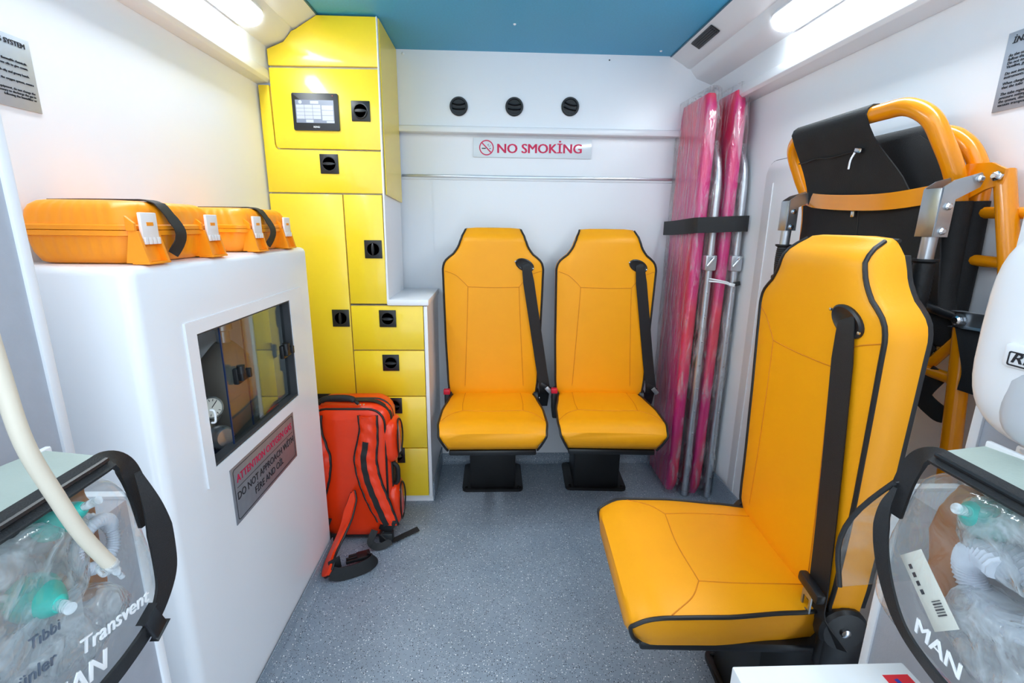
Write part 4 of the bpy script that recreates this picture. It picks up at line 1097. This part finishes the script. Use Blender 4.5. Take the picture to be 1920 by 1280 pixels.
# hip belt lying on the floor with buckle
rows = []
cl_ = smooth_path([(-.500, 1.566, .215), (-.508, 1.552, .165), (-.518, 1.522, .110), (-.532, 1.475, .072), (-.541, 1.425, .050), (-.538, 1.385, .042), (-.528, 1.365, .040)], 4)
for i, c in enumerate(cl_):
    q = i / (len(cl_) - 1); wv = .026 * min(1, .25 + q * 5) * (1 if q < .86 else max(.35, 1 - ((q - .86) / .14) ** 2 * .75))
    up_ = Vector((.75, .10, .60)).lerp(Vector((.45, .35, .80)), q).normalized()
    rows.append([c + up_ * wv * s_ for s_ in (-1, -.5, 0, .5, 1)])
for r in rows:
    for p in r: p.z = max(p.z, .012); p.x = max(p.x, -.565)
hb = cloth('hip_belt', rows, REDBAG, .012)
for e in (0, 4): G().tube([r[e] for r in rows], .0042, 8).done('belt_edging', PIPE, hb)
G().obox((-.522, 1.392, .050), (.6, .5, .1), (-.5, .6, 0), (0, -.2, 1), .040, .008, .050, .003).done('belt_patch', WEB, hb)
P_ = smooth_path([(-.530, 1.372, .034), (-.505, 1.375, .026), (-.46, 1.395, .022), (-.418, 1.420, .026), (-.405, 1.445, .030), (-.425, 1.470, .030)], 6)
G().band(P_, .044, .004, [(.35, -1, .25)] * 8 + [(.6, -1, .25)] * 8 + [(1, -.5, .3)] * (len(P_) - 16)).done('belt_webbing', WEB, hb)
b = G().obox((-.447, 1.462, .030), (1, .42, 0), (-.42, 1, 0), (0, 0, 1), .046, .040, .014, .004)
for k in (-1, 0, 1): b.obox((-.482 + .004 * abs(k), 1.447 + k * .015, .030), (1, .42, 0), (-.42, 1, 0), (0, 0, 1), .040, .008, .011, .002)
b.done('buckle', BLK, hb)
G().band(smooth_path([(-.59, 1.565, .09), (-.615, 1.55, .10), (-.60, 1.55, .05), (-.575, 1.56, .03)], 5), .03, .006, [(0, -1, .2)] * 16).done('loose_webbing', WEB, t)

# ================================================================== DOOR POCKET BAGS, HOSE, SUCTION UNIT, CARTON
def door_bag(label, sgn, xin, xout, y0, y1, z0, z1):
    """clear vinyl bag on a door pocket; xin at the door, xout bulging to the aisle"""
    t = thing('clear_bag', label, 'bag', ((xin + xout) / 2, (y0 + y1) / 2, z0), 0, 'clear equipment bags on the rear doors')
    cx, cy, cz = (xin + xout) / 2, (y0 + y1) / 2, (z0 + z1) / 2
    hx, hy, hz = abs(xout - xin) / 2, (y1 - y0) / 2, (z1 - z0) / 2
    def dsp(p, c):
        q = (p.z - c.z) / hz
        n = noise.noise_vector(p * 14) * .004
        return p + n + Vector((-sgn * .012 * (1 - q) * .5, .016 * (-q) * (1 if p.y > c.y else 0), 0))
    b = G().sphere((cx, cy, cz), hx, hy, hz, .32, .34, 44, 26, dsp).done('vinyl_shell', VINYL, t, ang=80)
    # fabric top panel
    rows = []
    for i in range(5):
        q = i / 4; x = xin + (xout + sgn * .012 - xin) * q
        rows.append([Vector((x, y0 + .02 + (y1 - y0 - .030) * k / 8, z1 + .012 - .010 * q + .003 * math.sin(k * 1.3))) for k in range(9)])
    cloth('top_panel', rows, GREENF, .003, t)
    # zip band along the aisle edge of the top and round the far end
    P_ = smooth_path([(xout + sgn * .010, y0 + .02, z1 + .004), (xout + sgn * .010, cy, z1 + .006), (xout + sgn * .010, y1 - .055, z1 + .008), (xout + sgn * .012, y1 - .028, z1 + .006), (xout + sgn * .012, y1 - .010, z1 - .010), (xout + sgn * .008, y1 - .004, z1 - .040), (xout + sgn * .004, y1 - .002, z1 - .085)], 6)
    nn = [Vector((-sgn * .7, 0, 1)).lerp(Vector((-sgn * 1.2, -.2, .2)), max(0, min(1, (i - 16) / 10))) for i in range(len(P_))]
    zb = G().band(P_, .022, .005, nn).done('zip_band', WEB, t)
    G().tube([p + Vector((-sgn * .004, 0, .003)) for p in P_[:16]], .0028, 6).done('zip_teeth', BLK, zb)
    return t
tb = door_bag('clear zipped bag with black strap hung on the left rear door', -1, -.488, -.392, .18, .505, .695, .898)
x_ = -.374
P_ = smooth_path([(-.392, .496, .880), (-.380, .494, .835), (-.376, .492, .785), (-.375, .485, .748), (-.374, .457, .722), (-.374, .418, .712), (-.374, .375, .710), (-.376, .30, .705), (-.380, .20, .70)], 6)
nn = [Vector((1, -.45, .0)).lerp(Vector((1, -.1, -.3)), min(1, i / 24)) for i in range(len(P_))]
sp = G().band(P_, .028, .003, nn, 9).done('shoulder_strap', WEB, tb)
G().obox((-.370, .452, .7235), (0, 1, .4), (1, 0, 0), (0, -.4, 1), .020, .006, .036, .002).done('strap_slider', BLK, sp)
for y, dz in ((.405, .012), (.365, .004)):
    G().tube(smooth_path([(-.412, y - .006, .906), (-.410, y + .004, .907), (-.398, y + .006, .899), (-.398, y - .005, .896)], 4, True), .0022, 6, True).done('zip_puller', BLK, tb)
G().text('Transvent', .0225, (-.3755, .372, .762), (0, 1, -.18), (.05, .18, 1), align='LEFT', sx=.95, bold=.01).text('MAN', .030, (-.3755, .330, .738), (0, 1, -.18), (.05, .18, 1), bold=.02).done('bag_lettering', WINK, tb, smooth=False)
tb2 = door_bag('clear zipped bag with label card hung on the right rear door', 1, .588, .492, .18, .512, .675, .893)
P_ = smooth_path([(.490, .508, .845), (.482, .508, .815), (.477, .497, .775), (.474, .474, .735), (.473, .444, .704), (.474, .405, .688), (.476, .36, .682), (.482, .26, .68)], 6)
nn = [Vector((-1, -.45, .0)).lerp(Vector((-1, -.1, -.3)), min(1, i / 24)) for i in range(len(P_))]
G().band(P_, .018, .003, nn, 9).done('shoulder_strap', WEB, tb2)
# flap pocket on the far end
rows = []
for q in [k / 10 for k in range(11)]:
    xo = .492 - .030 * math.sin(PI * min(1, q * 1.15) * .62)
    rows.append([Vector((xo + (.585 - xo) * u, .512 + .030 * math.sin(PI * q * .8), .850 - q * .165 + .01 * u)) for u in [k / 5 for k in range(6)]])
fl_ = cloth('end_flap', rows, VINYL, .001, tb2)
G().tube([r[0] for r in rows], .0032, 8).done('flap_edging', WEB, fl_)
G().text('MAN', .026, (.4750, .432, .712), (0, -1, -.12), (-.05, 0, 1), bold=.02).done('bag_lettering', WINK, tb2, smooth=False)

def packet(label, c, s, seed, m=PACKET, e=.5, rz=0):
    def dsp(p, c_):
        return p + noise.noise_vector(p * 26 + Vector((seed, 0, 0))) * .010 + noise.noise_vector(p * 70 + Vector((0, seed, 0))) * .003
    o = G().sphere((0, 0, 0), s[0], s[1], s[2], e, e, 26, 16, dsp).done('sealed_packet', m)
    o.location = c; o.rotation_euler = (0, 0, rz); tag(o, label, 'packet')
    return o
def mask(label, c, ax, r):
    t = thing('face_mask', label, 'mask', c)
    ax = Vector(ax).normalized(); c = Vector(c)
    G().lathe(c, ax, [(r, 0), (r * 1.08, .008), (r * .98, .014), (r * .8, .026), (r * .5, .040), (r * .3, .046)], 22).done('mask_cushion', TEALP, t)
    G().lathe(c + ax * .044, ax, [(r * .26, 0), (r * .26, .018), (r * .2, .018)], 16).done('mask_port', PACKET, t)
def hose_coil(label, c, R1, r, m=HOSE, turns=1.6, tilt=0.3, ax='x'):
    t = thing('corrugated_hose', label, 'hose', c)
    pts = []; rad = []
    N_ = int(150 * turns)
    for k in range(N_):
        a = 2 * PI * turns * k / N_
        pts.append(Vector(c) + Vector((.018 * math.sin(a * .5) + tilt * .02 * math.cos(a), R1 * math.cos(a), R1 * .9 * math.sin(a)))); rad.append(r * (1.0 + .16 * (k % 3 == 0)))
    G().tube(pts, rad, 10).done('hose_coil', m, t)
# left bag contents
packet('crumpled clear packet filling the middle of the left door bag', (-.434, .325, .825), (.034, .125, .055), 3)
packet('crumpled clear packet low in the left door bag', (-.430, .345, .745), (.032, .130, .030), 8)
packet('slate blue wrapped packet in the near part of the left door bag', (-.462, .285, .775), (.016, .08, .055), 5, GREYBLU, .6)
packet('tan reflection pouch at the far end of the left door bag', (-.452, .470, .815), (.012, .022, .068), 2, TAN, .5)  # pouch added in place of tan reflections at the far end
mask('teal face mask inside the left door bag', (-.428, .392, .812), (1, -.4, .1), .020)
mask('small teal mask high in the left door bag', (-.432, .425, .862), (1, 0, .5), .016)
hose_coil('clear corrugated hose at the far end of the left door bag', (-.426, .455, .82), .026, .006, HOSE, 1.2)
# right bag contents
packet('large crinkled clear packet high in the right door bag', (.532, .32, .845), (.034, .135, .038), 13)
packet('crinkled clear packet low in the right door bag', (.530, .32, .735), (.034, .125, .045), 17)
packet('slate blue wrapped packet in the right door bag', (.550, .255, .775), (.018, .06, .055), 21, GREYBLU, .6)
packet('tan reflection pouch at the far end of the right door bag', (.552, .478, .79), (.012, .022, .072), 25, TAN, .5)
mask('teal face mask high in the right door bag', (.536, .435, .848), (-1, -.2, .4), .022)
hose_coil('pale corrugated hose coiled in the right door bag', (.520, .400, .790), .038, .013, HOSE, 1.3)
t = thing('printed_sheet', 'folded printed sheet with slate lettering inside the left door bag', 'sheet', (-.402, .36, .74))
rows = [[Vector((-.402 + .003 * math.sin(a * 5 + b * 3), .27 + .14 * a, .735 + .075 * b)) for a in [k / 8 for k in range(9)]] for b in [k / 5 for k in range(6)]]
cloth('sheet', rows, PACKET, .0008, t)
G().text('Tıbbi', .015, (-.3965, .352, .790), (0, 1, -.18), (0, .18, 1)).text('Ürünler', .017, (-.3965, .318, .768), (0, 1, -.18), (0, .18, 1)).done('lettering', mat('slate ink', rgb(96, 108, 128), rough=.6, var=.05, vscale=40), t, smooth=False)
t = thing('label_card', 'white printed label card inside the right door bag', 'card', (.492, .435, .70))
cc = Vector((.4955, .446, .752)); cx_ = Vector((0, -.75, -.66)).normalized(); cy_ = Vector((0, -.66, .75)).normalized()
G().obox(cc, cx_, cy_, (1, 0, 0), .080, .034, .0012, .0003).done('card', PAPER, t)
g = G()
for k in range(6): g.obox(cc + cx_ * (.012 + k * .0028) + cy_ * .005 + Vector((-.0012, 0, 0)), cx_, cy_, (1, 0, 0), .0014 if k % 2 else .0008, .012, .0006)
for k in range(4): g.obox(cc + cx_ * (-.026 + k * .009) + cy_ * (-.008) + Vector((-.0012, 0, 0)), cx_, cy_, (1, 0, 0), .005, .004, .0006)
g.done('printed_marks', INK, t, smooth=False)

t = thing('cream_hose', 'cream silicone hose hanging in front of the left door bag', 'hose', (-.36, .41, .83))
P_ = smooth_path([(-.366, .350, 1.14), (-.366, .355, 1.04), (-.366, .360, .979), (-.366, .375, .923), (-.366, .390, .876), (-.364, .408, .832)], 8)
G().tube(P_, .0062, 14).done('hose_body', CREAM, t)
e = P_[-1]; dirn = (P_[-1] - P_[-4]).normalized()
G().lathe(e - dirn * .004, dirn, [(.0055, 0), (.007, .003), (.007, .007), (.0045, .009), (.004, .018), (.003, .020), (.0025, .028)], 14).done('hose_connector', PACKET, t)
G().tube(smooth_path([e + Vector((-.006, 0, .0)), e + Vector((-.014, .002, -.006)), e + Vector((-.010, .002, -.014)), e + Vector((-.002, 0, -.008))], 5, True), .002, 6, True).done('connector_clip', PACKET, t)

t = thing('suction_unit', 'white handheld suction unit mounted on the right rear door', 'suction unit', (.64, .46, .90))
def sdisp(p, c):
    return p
G().sphere((.636, .440, 1.035), .052, .128, .130, .55, .62, 40, 24).done('unit_housing', WHITE, t, ang=80)
G().sphere((.600, .445, .965), .018, .062, .050, .6, .6, 24, 14).done('grip_recess', mat('pale grey moulding', rgb(196, 202, 210), rough=.3, var=.03, vscale=12), t)
G().box(.580, .596, .36, .508, 1.000, 1.028, .005).done('label_ridge', WHITE, t)
xs = .5795
g = G(); 
O = rrect(.37, .500, 1.0035, 1.0195, .002, 2); I = rrect(.3715, .4985, 1.005, 1.018, .0015, 2)
g._closed([[(xs, a, b) for a, b in O], [(xs + .0008, a, b) for a, b in O], [(xs + .0008, a, b) for a, b in I], [(xs, a, b) for a, b in I], None])
g.done('label_border', INK, t, smooth=False)
g = G()
g.text('RES', .016, (xs, .497, 1.0075), (0, -1, 0), (0, 0, 1), bold=.01, sx=1.3, shear=.25)
g.done('lettering', INK, t, smooth=False)
G().lathe((.635, .470, .862), (0, 0, 1), [(.020, 0), (.020, .03), (.030, .034), (.030, .040), (.016, .044), (.016, .06)], 18).done('nozzle', WHITE, t)
G().box(.618, .668, .44, .50, .885, .905, .003).done('mount_bracket', WHITE, t)

t = thing('white_carton', 'white cardboard carton with red and blue emblem at the bottom edge', 'box', (.41, .37, 0))
G().box(.298, .517, .24, .474, .0, .62, .002).done('carton_body', CARTON, t)
G().box(.298, .517, .3555, .3585, .6198, .6204).done('flap_seam', CREVICE, t)
ec = Vector((.497, .447, .6205))
G().box(ec.x - .020, ec.x + .012, ec.y - .026, ec.y + .010, .6196, .6204).done('emblem_field', REDPR, t)
g = G(); z_ = .6206
g.obox((ec.x - .006, ec.y - .006, z_), (1, .2, 0), (-.2, 1, 0), (0, 0, 1), .020, .005, .0006); g.obox((ec.x - .006, ec.y - .006, z_), (-.2, 1, 0), (1, .2, 0), (0, 0, 1), .020, .005, .0006)
g.done('emblem_cross', BLUE, t)
